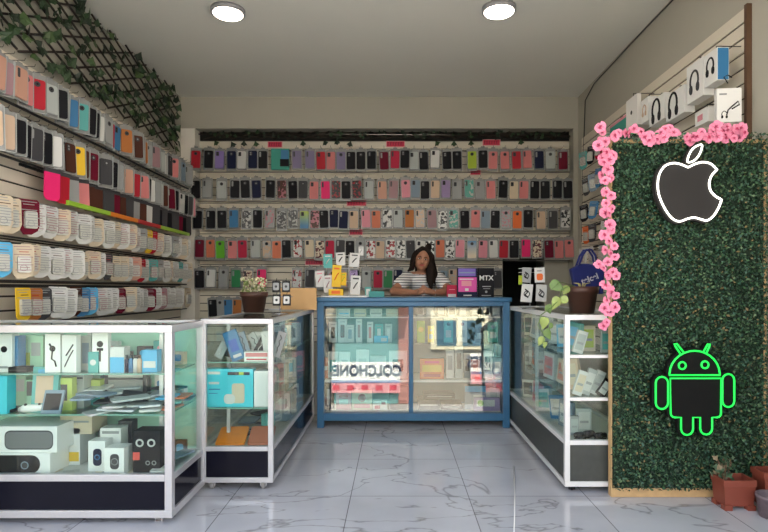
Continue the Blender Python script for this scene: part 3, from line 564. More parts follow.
rows = [
 (159, 'r196 k209 p220 n232 w242 n253 k263 q297 q310 r321 s331 q341 k351 k361 k371.6 m384 D395 k405 c414 k423.5 w435 k447 k457 l472 k483 s493 s504.6 r516.4 s527 n539 c550 m562.7'),
 (188.5, 'k196 g207.7 c222 k235 k245.5 n256.5 k270.6 9282 k293 d303 s314 H325.4 4336 k346 4357 c369 R382.3 M393.6 P405.8 u415.5 k425 e435.3 v445.5 g457 7469 g480 s490.6 k503 E513.6 s523.8 k534.5 k545 k557 k568'),
 (218.3, 'k198 k211 k222 b234 2246.7 k258 5270 2282 2293 Y304.5 9315 k324 n334 n343.5 e354 P366 C376 1387.4 c398 O409.4 8420 M432 1442.7 7453.5 k464.5 s475.4 u485.5 k495 5506 o517 k528 e541 d553 1565'),
 (248, 'm200 C211 L220.5 s233 D242.7 c255.7 8267 C277 k286.4 3297.7 E309.6 6320 D330 d340.5 k350 g360.5 3371 e380 3390.5 1401 d410.5 w420.5 1430 C440 1450 P460 Z472 P482.7 w493 r503.5 k514 H525.5 6537 m548.5 s559 s569'),
 (277.5, 'k199.5 w211 g224 G236 6248 H262 3297 d310 5321 5332 5343 k355 c366.5 D378 G388 n398 u443 8453 d497')]
RN = ['top', 'second', 'third', 'fourth', 'fifth']
YF = 5.69
for ri, (yc, s_) in enumerate(rows):
    items = s_.split(); n_ = len(items)
    hk = thing('hook_rail', 'dark wire hook rail above the '+RN[ri]+' row of phone cases on the back wall', 'display rail', (0, 0, 0), group='hook rails of the back wall')
    zt = Z_(yc-11.3, YF)
    bx0, bx1 = X_(193, 5.60), X_(574, 5.60)
    if ri == 4: bx1 = X_(498, 5.6)
    MB().box(bx0, SB-.021, zt-.004, bx1, SB-.008, zt+.004).build('rail_bar', wire_b, hk)
    MB().box(bx0, YF+.03, Z_(yc+12.3, YF)-.004, bx1, YF+.036, Z_(yc+12.3, YF)+.002).build('lower_bar', mat('rail_dark_grey', (.10, .095, .09), .5), hk)  # thin dark grey bar below the row
    for i, it in enumerate(items):
        k, x = it[0], float(it[1:]); dy = R.uniform(-.01, .01)
        if i < 100: MB().tube([(X_(x, YF), SB-.02, zt+.002), (X_(x, YF), YF-.03, zt+.002), (X_(x, YF), YF-.034, zt+.014)], .0022, 5).build('hook', wire_b, hk)
        lab = '%s phone case, %s from left, %s row of back wall' % (cname(k), ORD[i], RN[ri])
        o = pack(k, (X_(x, YF), YF+dy, Z_(yc, YF)+R.uniform(-.008, .008)), (R.uniform(-.04, .04), R.uniform(-.04, .04), R.uniform(-.12, .12)), lab, 'phone cases on the back wall', sc=1.05)
        if ri == 4 and x > 330 and x < 350: pass
# the teal carton in the top row
o = P(271, 148.5, 289, Z_(170, YF), YF-.02, .03, 't', [('r', .55, .3, .98, .92, 'b'), ('r', .5, .15, 1., .5, 'k')], 'wide teal and blue pack in the back wall\'s top row', cat='pack')
for i, (x, k) in enumerate(((213, 'k'), (220.5, 'g'), (228, 'b'), (237.5, 'O'))):
    pack(k, (X_(x, 5.62), 5.62, Z_(307, 5.62)), (0, R.uniform(-.05, .05), R.uniform(-.1, .1)), CN[k]+' phone case pack in the short bottom row beside the brown pot', 'phone cases in the short bottom row')
# red row signs
sg = mat('red_sign_card', (.62, .015, .07), .5); sgd = mat('dark_red_print', (.22, .0, .02), .5); sgl = mat('pink_sign_border', (.80, .40, .42), .5)
for x, y, w_, lab in ((275, 144.5, 15, 'red shelf sign above the top row at left'), (395.5, 144, 19, 'red shelf sign above the middle of the top row'), (491.5, 142.5, 18, 'red shelf sign at the right above the top row'),
                      (475.5, 172, 11, 'small red shelf sign between the top and second rows'), (356.5, 203, 20, 'long red shelf sign above the third row'), (356, 232, 14, 'red shelf sign above the fourth row'), (314, 262, 18, 'red shelf sign above the fifth row')):
    Y = SB-.012; W_ = w_/FOC*Y; h_ = 6.2/FOC*Y
    o = MB().box(-W_/2, 0, -h_/2, W_/2, .003, h_/2, 0).build('shelf_sign', [sgl], None, at(x, y, Y)); tag(o, lab, 'sign')
    mb = MB().box(-W_/2+.008, -.001, -h_/2+.006, W_/2-.008, 0, h_/2-.006, 0); m_ = int(w_/3)
    for j in range(m_): a = -W_/2+.018+(W_-.036)*j/m_; mb.box(a, -.002, -h_/4, a+.006, -.001, h_/4, 1); mb.box(a, -.002, h_/4-.005, a+.014, -.001, h_/4, 1)
    mb.build('printed_face', [sg, sgd], o)

# ------------------------------------------------------------------ left wall merchandise
def side_rail(zt, y0, y1, xw, sgn, lab):
    hk = thing('hook_rail', lab, 'display rail', (0, 0, 0)); a, b = xw+sgn*.016, xw+sgn*.025
    MB().box(min(a, b), y0, zt-.008, max(a, b), y1, zt+.008).build('rail_bar', wire_b, hk); return hk
LF = XL+.16
lrows = [('top', 2.285, 2.80, 5.55, 'RMRsrckgbTkkwgrbOeKgOgMgcwdsgukgc', 1.0), ('second', 1.99, 2.76, 5.55, 'eekkdkwdKyKmddkgORyrskwgcKdmkgwkdP', 1.05)]
def lpack(k, Y, z, rz, lab, grp, sc=1.): return pack(k, (LF+R.uniform(-.015, .03), Y, z), (R.uniform(-.04, .04), R.uniform(-.04, .04), PI/2+rz), lab, grp, sc=sc)
for nm, zt, y0, y1, s_, sc in lrows:
    hk = side_rail(zt-.01, y0-.05, y1, XL, 1, 'dark hook rail carrying the '+nm+' row on the left wall'); n_ = len(s_)
    for i, k in enumerate(s_):
        Y = y0+(y1-y0)*i/n_+.03
        lpack(k, Y, zt-.135, -R.uniform(.0, .75), '%s phone case, %s from the shop front, %s row, left wall' % (cname(k), ORD[i], nm), 'phone cases in the left wall\'s '+nm+' row', sc)
        MB().tube([(XL+.02, Y, zt-.02), (LF+.04, Y, zt-.02), (LF+.045, Y, zt-.008)], .002, 5).build('hook', wire_b, hk)
    MB().box(LF-.03, y0, zt-.262, LF-.02, y1, zt-.250).build('lower_bar', wire_b, hk)
s_ = 'HrgsKKdmKdgKwdkdkdmkd'; hk = side_rail(1.755, 3.22, 5.5, XL, 1, 'dark hook rail carrying the third row on the left wall')
def pouch_mesh(k):
    m = MB().prism(rrect(-.05, -.105, .05, .085, .03)[::-1], -.004, .004, 0).prism(rrect(-.05, .06, .05, .085, .004)[::-1], -.006, .006, 1)
    return m.mesh('phone_pouch', [pmat(k), cm('d')])
for i, k in enumerate(s_):
    Y = 3.27+i*.108; o = link('phone_pouch', pouch_mesh(k), None, (LF+R.uniform(-.01, .02), Y, 1.655), (0, R.uniform(-.05, .05), PI/2-R.uniform(.1, .6)))
    tag(o, '%s soft phone pouch, %s from the shop front, third row, left wall' % (cname(k), ORD[i]), 'phone pouch', 'soft pouches in the left wall\'s third row')
    MB().tube([(XL+.02, Y, 1.745), (LF+.03, Y, 1.745)], .002, 5).build('hook', wire_b, hk)
# coloured strip
st = thing('colored_strip', 'long green, orange and red display strip slanting along the left wall', 'display strip', (LF+.03, 3.4, 1.56))
mb = MB(); n_ = 24
for i in range(n_):
    a, b = 2.0*i/n_, 2.0*(i+1)/n_; mi = 0 if i < 6 else 1 if i < 11 else 2 if i < 16 else 0
    mb.box(-.012, a, -.014, .012, b, .014, mi)
mb.build('strip_body', [mat('strip_green', (.35, .60, .05), .4), mat('strip_orange', (.80, .22, .02), .4), mat('strip_red', (.55, .02, .03), .4)], st)
# accessory cards: rounded bottom cards with printed text
card_cache = {}
def card_mesh(k, v):
    if (k, v) in card_cache: return card_cache[(k, v)]
    w_, h_ = .105, .185
    pts = [(-w_/2, h_/2), (-w_/2, -h_/2+.03), (-w_/2+.02, -h_/2), (w_/2-.045, -h_/2), (w_/2-.012, -h_/2+.02), (w_/2, -h_/2+.05), (w_/2, h_/2-.012), (w_/2-.012, h_/2)]
    a = MB().prism(pts, -.003, .003, 0); a.prism(rrect(-w_*.3, -.06, w_*.3, .03, .01)[::-1], -.02, -.003, 1)
    me0 = a.mesh('accessory_card', [cm(k), mat('blister_clear', (.55, .55, .50), .15)])
    q = MB()
    for j in range(10):
        z = .078-j*.014; q.box(-w_*.42+.012*(j % 3), -.0215 if abs(z+.015) < .045 else -.0042, z, w_*(.38-.07*((j*5+v) % 3)), -.019 if abs(z+.015) < .045 else -.0028, z+.0038, 0 if j != 2 else 1)
    q.tube([(.018*math.cos(a_)-.005, -.0215, -.035+.016*math.sin(a_)) for a_ in [2*PI*j/10 for j in range(10)]], .0012, 5, 0, True)
    me1 = q.mesh('printed_text', [cm('M') if v == 1 else cm('g'), cm('r') if v == 1 else cm('K')]); card_cache[(k, v)] = (me0, me1); return me0, me1
def card(k, loc, rot, lab, grp, sc=1., v=None):
    m = card_mesh(k, R.randrange(3) if v is None else v); o = link('accessory_card', m[0], None, loc, rot); o.scale = (sc,)*3; tag(o, lab, 'accessory pack', grp); link('printed_text', m[1], o); return o
def crow(nm, zt, y0, y1, s_, sc=1.):
    hk = side_rail(zt+.005, y0-.06, y1, XL, 1, 'dark hook rail carrying the '+nm+' row on the left wall')
    for i, k in enumerate(s_):
        Y = y0+(y1-y0)*i/len(s_)
        card(k, (LF+R.uniform(-.02, .03), Y, zt-.10+R.uniform(-.008, .008)), (R.uniform(-.03, .03), R.uniform(-.04, .04), PI/2-R.uniform(.1, .8)), '%s accessory card, %s from the shop front, %s row, left wall' % (cname(k), ORD[i], nm), 'accessory cards in the left wall\'s '+nm+' row', sc)
        MB().tube([(XL+.02, Y, zt-.005), (LF+.03, Y, zt-.005)], .002, 5).build('hook', wire_b, hk)
    MB().box(LF-.03, y0, zt-.215, LF-.022, y1, zt-.205).build('lower_bar', wire_b, hk)
crow('fourth', 1.52, 2.86, 5.5, 'EEmwwEwwwEwEwEwgyrEwwgwEw', 1.05)
crow('fifth', 1.285, 2.90, 5.5, 'aEEwwwwEEwdEEwRrwTgwEwTwE')
crow('sixth', 1.045, 3.02, 5.5, 'yOdwwKbawwwmEwwwmwMwwEwwE')
# trellis with ivy, left
def leaf_mb(mb, c, s, rot, mi):
    pts = [(0, 0, -.9), (.5, .08, -.45), (.95, .0, -.5), (.7, .05, .05), (.45, .02, .3), (0, 0, 1.0), (-.45, .02, .3), (-.7, .05, .05), (-.95, 0, -.5), (-.5, .08, -.45)]
    vs = [Vector(c)+rot @ (Vector(p)*s) for p in pts]; ctr = Vector(c)+rot @ Vector((0, -.12*s, 0))
    mb.add(vs+[ctr], [(i, (i+1) % 10, 10) for i in range(10)], mi)
ivy = [mat('ivy_dark', (.008, .022, .008), .5), mat('ivy_mid', (.020, .052, .016), .5), mat('ivy_light', (.05, .095, .028), .5)]
tw = mat('dark_willow', (.022, .015, .010), .8)
tr = thing('ivy_trellis', 'dark wooden lattice with ivy leaves under the ceiling on the left wall', 'trellis', (XL, 0, 0))
mb = MB(); zt0, zt1, ya, yb = 2.40, 2.985, 2.2, 5.5
def clip(y0, z0, sl):
    pts = []
    a, b = ya, yb
    for zz in (zt0, zt1):
        yy = y0+(zz-z0)/sl
        pts.append(yy)
    lo, hi = max(a, min(pts)), min(b, max(pts))
    return (lo, z0+(lo-y0)*sl, hi, z0+(hi-y0)*sl) if hi-lo > .05 else None
for sl, dx in ((.42, .028), (-.34, .04)):
    y0 = ya-2.5
    while y0 < yb+2.5:
        c = clip(y0, zt0 if sl > 0 else zt1, sl)
        if c: mb.tube([(dx, c[0], c[1]), (dx, c[2], c[3])], .0075, 5, 0)
        y0 += .25
mb.build('lattice', tw, tr)
mb = MB()
for i in range(330):
    s = R.uniform(.028, .050); y = R.uniform(ya, yb); z = R.uniform(zt0-.02, zt1-.02)
    rt = Euler((R.uniform(-.6, .6), R.uniform(-.8, .8), PI/2+R.uniform(-.8, .8))).to_matrix(); leaf_mb(mb, (R.uniform(.05, .09), y, z), s, rt, R.choice([0, 0, 1, 1, 2]))
mb.build('ivy_leaves', ivy, tr)
# trellis above the back slats
tr = thing('ivy_trellis', 'dark lattice with ivy running above the back wall\'s phone cases', 'trellis', (0, 5.80, 0))
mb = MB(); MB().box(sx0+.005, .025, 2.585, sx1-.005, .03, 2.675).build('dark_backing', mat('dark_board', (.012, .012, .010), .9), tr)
for j in range(26):
    x = sx0+.05+j*.145; mb.tube([(x, -.01, 2.59), (min(x+.30, sx1-.02), -.01, 2.67)], .006, 5); mb.tube([(x, -.02, 2.665), (min(x+.33, sx1-.02), -.02, 2.60)], .006, 5)
mb.tube([(sx0+.01, -.03, 2.64), (sx1-.01, -.03, 2.62)], .007, 5); mb.build('lattice', tw, tr)
mb = MB()
for i in range(90):
    rt = Euler((R.uniform(-.5, .5), R.uniform(-1, 1), R.uniform(-.6, .6))).to_matrix(); leaf_mb(mb, (R.uniform(sx0+.1, sx1-.1), -.05, R.uniform(2.60, 2.66)), R.uniform(.014, .028), rt, R.choice([0, 0, 1]))
for x in (216, 233, 244, 256, 303, 325, 337, 350, 437, 454, 471, 521):
    rt = Euler((R.uniform(-.3, .3), R.uniform(-.6, .6), R.uniform(-.4, .4))).to_matrix(); leaf_mb(mb, (X_(x, 5.74), -.06, Z_(143+R.uniform(-1, 1.5), 5.74)), .035, rt, R.choice([0, 1, 1]))
mb.build('ivy_leaves', ivy, tr)

# ------------------------------------------------------------------ right wall merchandise
RF = XR-.15
cols = ['TkDcb', 'dubkk', 'kbgOw', 'odwdk', 'wwcwg']; zr = [2.30, 2.06, 1.82, 1.62, 1.42]
for j, s_ in enumerate(cols):
    hk = side_rail(zr[j]+.005, 3.9, 5.2, XR, -1, 'dark hook rail of the right wall\'s '+RN[j]+' row beside the garland')
    for i, k in enumerate(s_):
        Y = 5.05-i*.2
        card(k, (RF+R.uniform(-.03, .02), Y, zr[j]-.10), (R.uniform(-.1, .1), R.uniform(-.2, .2), -PI/2+R.uniform(.1, .8)), '%s accessory card, %s from the back corner, %s row of the right wall' % (cname(k), ORD[i], RN[j]), 'small packs on the right wall beside the garland', .85)
        MB().tube([(XR-.02, Y, zr[j]-.005), (RF-.03, Y, zr[j]-.005)], .002, 5).build('hook', wire_b, hk)
def hbox(Y0, Y1, ztop, zbot, xf, d, k, prims, lab, sidek=None, name='headphone_box'):     # front faces the shop (-X), width runs along Y
    w_, h_ = Y1-Y0, ztop-zbot
    o = MB().box(-w_/2, 0, 0, w_/2, d, h_).build(name, k, None, (xf, (Y0+Y1)/2, zbot), (0, 0, -PI/2), bev=.002); tag(o, lab, 'box')
    design(o, w_, h_, prims)
    if sidek: MB().box(w_/2-.001, .004, .004, w_/2+.001, d-.004, h_-.004).build('side_panel', sidek, o)
    mb = MB().tube([(0, d, h_+.03), (0, d*.5, h_+.03), (0, d*.5, h_-.01)], .0025, 5); mb.tube([(0, XR-xf-.015, h_+.03), (0, d, h_+.03)], .0025, 5).build('hang_tab', black, o)
    return o
xf = 1.70
def Yx(x): return FOC*xf/(x-CX)
def hb(xl, xr_, yt, yb_, prims, lab, sidek=None, d=.065):
    Ya, Yb = Yx(xr_), Yx(xl); hbox(Ya, Yb, Z_(yt, Ya), Z_(yb_, Ya), xf, d, white_b, prims, lab, sidek)
hb(704, 717, 47, 80, [('h', .5, .55, .32, 'k')], 'white headphone box with a blue side, topmost on the right wall', mat('blue_side', (.03, .17, .36), .4))
hb(686.5, 703, 56, 95, [('h', .5, .5, .3, 'd')], 'white headphone box with grey headphones beside the blue-sided one')
hb(666, 684, 84, 112, [('h', .42, .52, .28, 'k')], 'white headphone box with black headphones, third along the right wall')
hb(649, 664, 92, 118, [('h', .5, .5, .3, 'k')], 'white headphone box fourth along the right wall from the front')
hb(641, 648, 96, 120, [('h', .5, .5, .3, 'e')], 'white headphone box with beige headphones above the flowers')
hb(626, 637, 93, 124, [('c', .5, .5, .08, 'k')], 'tall plain white pack with a dark dot above the flowers', d=.03)
hb(695, 708, 106, 121, [('r', .2, .3, .6, .7, 'P')], 'small white carton with a pink print under the headphone boxes')
o = hbox(Yx(626), Yx(610), Z_(119, 4.2), Z_(132, 4.2), xf, .05, cm('t'), [('r', .0, .8, 1, 1, 'P')], 'teal carton with pink top peeking over the hedge corner')
o = P(717.5, 88, 741, Z_(122, 2.88), 2.88, .03, white_b, [('h', .3, .22, .13, 'k'), ('l', [(.39, .20), (.45, .35), (.6, .45), (.85, .6), (.9, .5), (.6, .38)], .03, 'k'), ('r', .1, .8, .4, .85, 'g')], 'white square headset box hanging lowest beside the brown post', name='headphone_box', rz=-.12)
mb = MB().tube([(0, .015, .205), (-.02, .015, .24), (.0, .015, .25), (.02, .015, .235)], .003, 5).build('hang_tab', black, o)

# ------------------------------------------------------------------ overhead cable on the right
cb_ = MB().tube([at(592, 95, 5.5)+Vector((-.03, 0, 0)), (XR-.012, 5.1, 2.975), (XR-.012, 4.2, 2.985), (XR-.012, 3.4, 2.982), (XR-.012, 2.4, 2.985)], .005, 6)
cb_ = MB().tube([(XR-.012, 5.55, 1.5), (XR-.012, 5.52, 2.2), (XR-.012, 5.45, 2.88), (XR-.014, 5.2, 2.955), (XR-.012, 4.2, 2.975), (XR-.012, 3.4, 2.972), (XR-.012, 2.4, 2.98)], .005, 6)
tag(cb_.build('cable', wire_b), 'thin dark cable running along the right edge of the ceiling', 'cable')

# ------------------------------------------------------------------ plant wall
HY = 2.742; HX0, HX1 = X_(612, HY), X_(765.5, HY); HZ0, HZ1 = Z_(489, HY), Z_(137, HY)
hw = thing('plant_wall', 'tall artificial boxwood panel in a pine frame carrying two neon signs', 'plant wall', ((HX0+HX1)/2, HY, 0))
hx = (HX1-HX0)/2
mb = MB().box(-hx-.004, .0, .001, hx+.004, .04, HZ0+.004).box(-hx-.004, .0, HZ0, -hx+.002, .04, HZ1-.01).box(hx-.008, 0, HZ0, hx+.006, .04, HZ1-.01).box(-hx, 0, HZ1-.03, hx, .04, HZ1-.01)
mb.build('pine_frame', wood, hw, bev=.002)
MB().box(-hx+.004, .002, HZ0, hx-.004, .03, HZ1-.012).build('backing_board', mat('hedge_backing', (.012, .028, .014), .9), hw)
gm = [mat('boxwood_a', (.007, .030, .012), .6), mat('boxwood_b', (.018, .060, .026), .55), mat('boxwood_c', (.042, .110, .047), .55), mat('boxwood_d', (.10, .17, .08), .5), mat('boxwood_e', (.17, .13, .05), .6), mat('boxwood_f', (.035, .10, .065), .5)]
mb = MB(); RR = random.Random(3)
for i in range(21000):
    x = RR.uniform(-hx-.002, hx+.010); z = RR.uniform(HZ0+.004, HZ1+.012); y = RR.uniform(-.042, .0); s = RR.uniform(.0055, .0105)
    rt = Euler((RR.uniform(-1.2, 1.0), RR.uniform(-1.0, 1.0), RR.uniform(-1.2, 1.2))).to_matrix() @ Matrix.Rotation(RR.uniform(0, 6.28), 3, 'Y')
    brown = .10 if math.sin(x*9+1)*math.sin(z*7+2) > .35 else .035
    q = RR.random(); mi = 4 if q < brown else 0 if q < .28 else 1 if q < .58 else 5 if q < .72 else 2 if q < .92 else 3
    c = Vector((x, y, z)); mb.add([c+rt @ Vector(p)*s for p in ((0, 0, -1), (.62, .12, -.1), (0, 0, 1.05), (-.62, .12, -.1))], [(0, 1, 2, 3)], mi)
mb.build('boxwood_leaves', gm, hw)
# neon signs
def smooth(pts, n=5, closed=True):
    out = []; m = len(pts)
    for i in range(m if closed else m-1):
        p0, p1, p2, p3 = [Vector(pts[j % m] if closed else pts[max(0, min(m-1, j))]) for j in (i-1, i, i+1, i+2)]
        for k in range(n):
            t_ = k/n; out.append(.5*((2*p1)+(-p0+p2)*t_+(2*p0-5*p1+4*p2-p3)*t_*t_+(-p0+3*p1-3*p2+p3)*t_**3))
    if not closed: out.append(Vector(pts[-1]))
    return out
SY = HY-.075
neon_w = mat('neon_white', (1, 1, .95), .4, emit=(1, .97, .86), es=1.6); neon_g = mat('neon_green', (.01, .5, .05), .5, emit=(.006, .75, .07), es=.8)
board = mat('sign_board', (.030, .028, .027), .7, spec=.15)
def off(pts, d):
    n_ = len(pts); A = sum(pts[i][0]*pts[(i+1) % n_][1]-pts[(i+1) % n_][0]*pts[i][1] for i in range(n_)); s = 1 if A > 0 else -1; out = []
    for i in range(n_):
        t_ = Vector(pts[(i+1) % n_])-Vector(pts[i-1]); t_ = t_.normalized() if t_.length else Vector((1, 0)); out.append((pts[i][0]+s*t_[1]*d, pts[i][1]-s*t_[0]*d))
    return out
def cvt(cx, cy, ox, oy, sc, o): p = at(ox+cx/sc, oy+cy/sc, SY); return (p.x-o[0], p.z-o[1])
a0 = at(688, 190, SY)
ap = thing('neon_sign', 'apple-shaped white neon sign on a dark board at the top', 'neon sign', (a0.x, SY, a0.z))
A = [(218, 181), (190, 169), (160, 165), (130, 176), (110, 205), (103, 242), (107, 282), (122, 322), (145, 360), (168, 381), (190, 385), (215, 376), (240, 371), (265, 377), (290, 382), (314, 365), (333, 335), (345, 303)]
B = [(345, 303), (322, 290), (304, 270), (298, 245), (303, 220), (314, 203), (328, 190)]; Cc = [(328, 190), (305, 168), (275, 161), (245, 168), (218, 181)]
O_ = (a0.x, a0.z); f = lambda l_: [cvt(x, y, 630, 120, 3.797, O_) for x, y in l_]
out = smooth(f(A), 4, False)[:-1]+smooth(f(B), 4, False)[:-1]+smooth(f(Cc), 4, False)[:-1]; out = [tuple(q) for q in out]
MB().prism(off(out, .012), .0, .028).build('sign_board', board, ap)
MB().tube([(x, -.006, z) for x, z in out], .0048, 8, 0, True).build('neon_tube', neon_w, ap)
lf = [tuple(q) for q in smooth(f([(271, 96), (245, 103), (225, 126), (216, 160), (241, 155), (262, 130)]), 4)]
MB().prism(off(lf, .010), .0, .028).build('leaf_board', board, ap); MB().tube([(x, -.006, z) for x, z in lf], .0044, 8, 0, True).build('leaf_tube', neon_w, ap)
a0 = at(694, 390, SY); O_ = (a0.x, a0.z)
an = thing('neon_sign', 'robot-shaped green neon sign with antennas on the lower plant wall', 'neon sign', (a0.x, SY, a0.z))
f = lambda l_: [cvt(x, y, 590, 320, 2.511, O_) for x, y in l_]
def arc(cx, cy, rx, ry, a, b, n=8): return [(cx+rx*math.cos(math.radians(a+(b-a)*i/n)), cy-ry*math.sin(math.radians(a+(b-a)*i/n))) for i in range(n+1)]
dome = [(325, 138)]+arc(261, 136, 63, 59, 2, 178, 14)+[(197, 138)]
body = [(200, 146), (327, 146)]+[(327, 232)]+arc(317, 234, 10, 10, 0, -90, 3)+[(305, 244)]+arc(290, 272, 15, 15, 0, -180, 6)+[(275, 244), (257, 244)]+arc(242, 273, 15, 15, 0, -180, 6)+[(227, 244)]+arc(212, 234, 11, 10, 270, 180, 3)
def capsule(cx, y0, y1, r): return arc(cx, y0+r, r, r, 0, 180, 6)+arc(cx, y1-r, r, r, 180, 360, 6)
armL, armR = capsule(179, 142, 223, 15.5), capsule(345.5, 135, 218, 15)
ants = [[(225, 84), (213, 66), (210, 60), (216, 59), (233, 80)], [(283, 80), (294, 60), (299, 60), (298, 66), (290, 84)]]
tb = [dome, body, armL, armR, arc(230, 114, 9, 9, 0, 360, 12)[:-1], arc(287, 112, 9, 9, 0, 360, 12)[:-1]]
for i, l_ in enumerate(tb):
    MB().tube([(x, -.006, z) for x, z in f(l_)], .0048, 8, 0, True).build(('head_tube', 'body_tube', 'arm_tube', 'arm_tube', 'eye_tube', 'eye_tube')[i], neon_g, an)
for l_ in ants: MB().tube([(x, -.006, z) for x, z in f(l_)], .0048, 8).build('antenna_tube', neon_g, an)
mb = MB()
for j, l_ in enumerate((dome, body, armL, armR)): mb.prism(off(f(l_), .014), .0+.0004*j, .026+.0004*j)
for l_ in ants: mb.prism(off(f(l_), .008), .001, .026)
mb.prism(f([(195, 136), (329, 136), (329, 150), (195, 150)]), .0018, .024); mb.build('sign_board', mat('sign_board_black', (.008, .008, .008), .7, spec=.1), an)
# pink garland
pk = [mat('petal_pink', (.70, .15, .28), .6), mat('petal_light', (.80, .26, .40), .6), mat('petal_deep', (.48, .035, .12), .6)]
gl_ = thing('flower_garland', 'pink artificial flower garland along the top and left of the plant wall', 'garland', (HX0, HY, 0))
FLw = []
for v in range(4):
    mb = MB()
    for ring, (n_, r, tilt, mi) in enumerate(((6, .030, .25, 1), (5, .022, .7, 0), (4, .013, 1.05, 2))):
        for k in range(n_):
            a = 2*PI*k/n_+ring*.5+v+R.uniform(-.2, .2); Mx = Matrix.Rotation(a, 3, 'Y') @ Matrix.Rotation(-tilt, 3, 'X')
            P_ = [(0, 0, 0), (.42, -.05, .35), (.5, -.12, .75), (0, -.16, 1.05), (-.5, -.12, .75), (-.42, -.05, .35)]
            vs = [Mx @ (Vector(p)*r*R.uniform(.75, 1.15)) for p in P_]; mb.add([q+Vector((0, -.004*ring, 0)) for q in vs]+[Mx @ (Vector((0, .06, .6))*r)], [(i_, (i_+1) % 6, 6) for i_ in range(6)], mi, True)
    FLw.append(mb.mesh('flower', pk))
spots = [(603, 132), (604, 142), (606, 153), (603, 163), (608, 160), (607, 170), (604, 181), (611, 178), (606, 192), (606, 203), (608, 213), (604, 213), (608, 225), (605, 235), (609, 241), (604, 250), (610, 253), (607, 262), (603, 268), (608, 275), (612, 272), (606, 285), (611, 292), (607, 300), (604, 308), (610, 312), (607, 322), (613, 307),
         (618, 133), (626, 133), (634, 129), (641, 132), (650, 136), (655, 140), (660, 133), (664, 129), (669, 128), (677, 132), (686, 137), (692, 137), (699, 133), (703, 136), (711, 133), (716, 137), (722, 131), (727, 127), (731, 134), (735, 130), (739, 129), (726, 138), (644, 137), (613, 136), (598, 146), (600, 175), (715, 127), (733, 139), (742, 134)]
spots += [(x+R.choice((-4, 3, 4)), y+R.choice((-4, 4, 5))) for x, y in spots[::2]]
for i, (x, y) in enumerate(spots):
    p = at(x+R.uniform(-1, 1), y, HY-.05); o = link('flower', FLw[i % 4], gl_, (p.x-HX0, -.05-R.uniform(0, .02), p.z), (R.uniform(-.5, .5), R.uniform(0, 6), R.uniform(-.6, .6))); s = R.uniform(.7, 1.05); o.scale = (s,)*3
vine = [(at(x, y, HY-.045)-Vector((HX0, HY, 0))) for x, y in ((608, 322), (606, 290), (605, 250), (606, 210), (605, 170), (604, 135), (640, 133), (690, 134), (742, 132))]
MB().tube(vine, .003, 6).build('garland_stem', cm('G'), gl_)

# ------------------------------------------------------------------ pots
terra = mat('terracotta_plastic', (.22, .05, .030), .5, var=.15, vs=15); soil = mat('soil', (.03, .02, .013), .9, var=.4, vs=40)
def square_planter(x0, x1, Y, h, lab, m=terra, rz=0., d=None):
    w_ = X_(x1, Y)-X_(x0, Y); d = d or w_; a = w_/2; b = a*.86; tP = thing('planter', lab, 'planter', ((X_(x0, Y)+X_(x1, Y))/2, Y+d/2, 0), (0, 0, rz)); k = d/w_; z0 = .018
    mb = MB(); ring = lambda s, z: [Vector((sx*s, sy*s*k, z)) for sx, sy in ((-1, -1), (1, -1), (1, 1), (-1, 1))]
    lv = [ring(b, z0), ring(a*.95, h-.03), ring(a, h-.028), ring(a, h), ring(a*.9, h), ring(a*.88, h-.04)]; vs = sum(lv, [])
    fs = [(0, 3, 2, 1)]+[(i*4+j, i*4+(j+1) % 4, (i+1)*4+(j+1) % 4, (i+1)*4+j) for i in range(5) for j in range(4)]; mb.add(vs, fs)
    mb.build('pot_body', m, tP)
    for sx in (-1, 1):
        for sy in (-1, 1): MB().cbox((sx*b*.82, sy*b*k*.82, z0/2+.002), (.035, .035, z0+.006)).build('foot', m, tP)
    MB().cbox((0, 0, h-.045), (a*1.78, a*1.78*k, .02)).build('soil', soil, tP)
    return tP, a, h
tP, a, h = square_planter(724, 757, 2.575, .140, 'terracotta square planter with a small leafy plant before the plant wall', d=.11)
mb = MB()
for i in range(46):
    an_ = R.uniform(0, 6.28); r = R.uniform(.0, .05); z = h+R.uniform(-.02, .09); leaf_mb(mb, (-.03+r*math.cos(an_), .02+r*math.sin(an_), z), R.uniform(.010, .02), Euler((R.uniform(-1, 1), R.uniform(-1, 1), R.uniform(0, 6))).to_matrix(), R.choice([0, 1, 2]))
mb.build('plant_leaves', [mat('grey_green_leaf', (.10, .16, .09), .6), mat('dry_leaf', (.22, .17, .10), .7), mat('deep_leaf', (.04, .09, .04), .6)], tP)
mb = MB()
for i in range(6): an_ = i*1.1; mb.tube([(-.03, .02, h-.04), (-.03+.03*math.cos(an_), .02+.03*math.sin(an_), h+.07)], .002, 5)
mb.build('plant_stem', brownwood, tP)
tP, a, h = square_planter(764, 815, 2.595, .170, 'terracotta rectangular planter at the right edge behind the square one', d=.10)
mb = MB().limb([(0, -.0, h-.04), (.005, 0, h+.07), (.0, 0, h+.14)], [.02, .028, .018]); mb.build('cactus', mat('pale_cactus', (.35, .33, .25), .7, var=.3, vs=60), tP)
tP = thing('planter', 'greyish purple round pot at the right edge in front of the terracotta planters', 'planter', (X_(772, 2.51), 2.51, 0))
MB().lathe([(.001, 0), (.05, 0), (.062, .085), (.066, .086), (.066, .10), (.058, .10), (.055, .08), (.001, .08)], 24).build('pot_body', mat('purple_grey_clay', (.16, .12, .14), .6, var=.4, vs=40), tP)
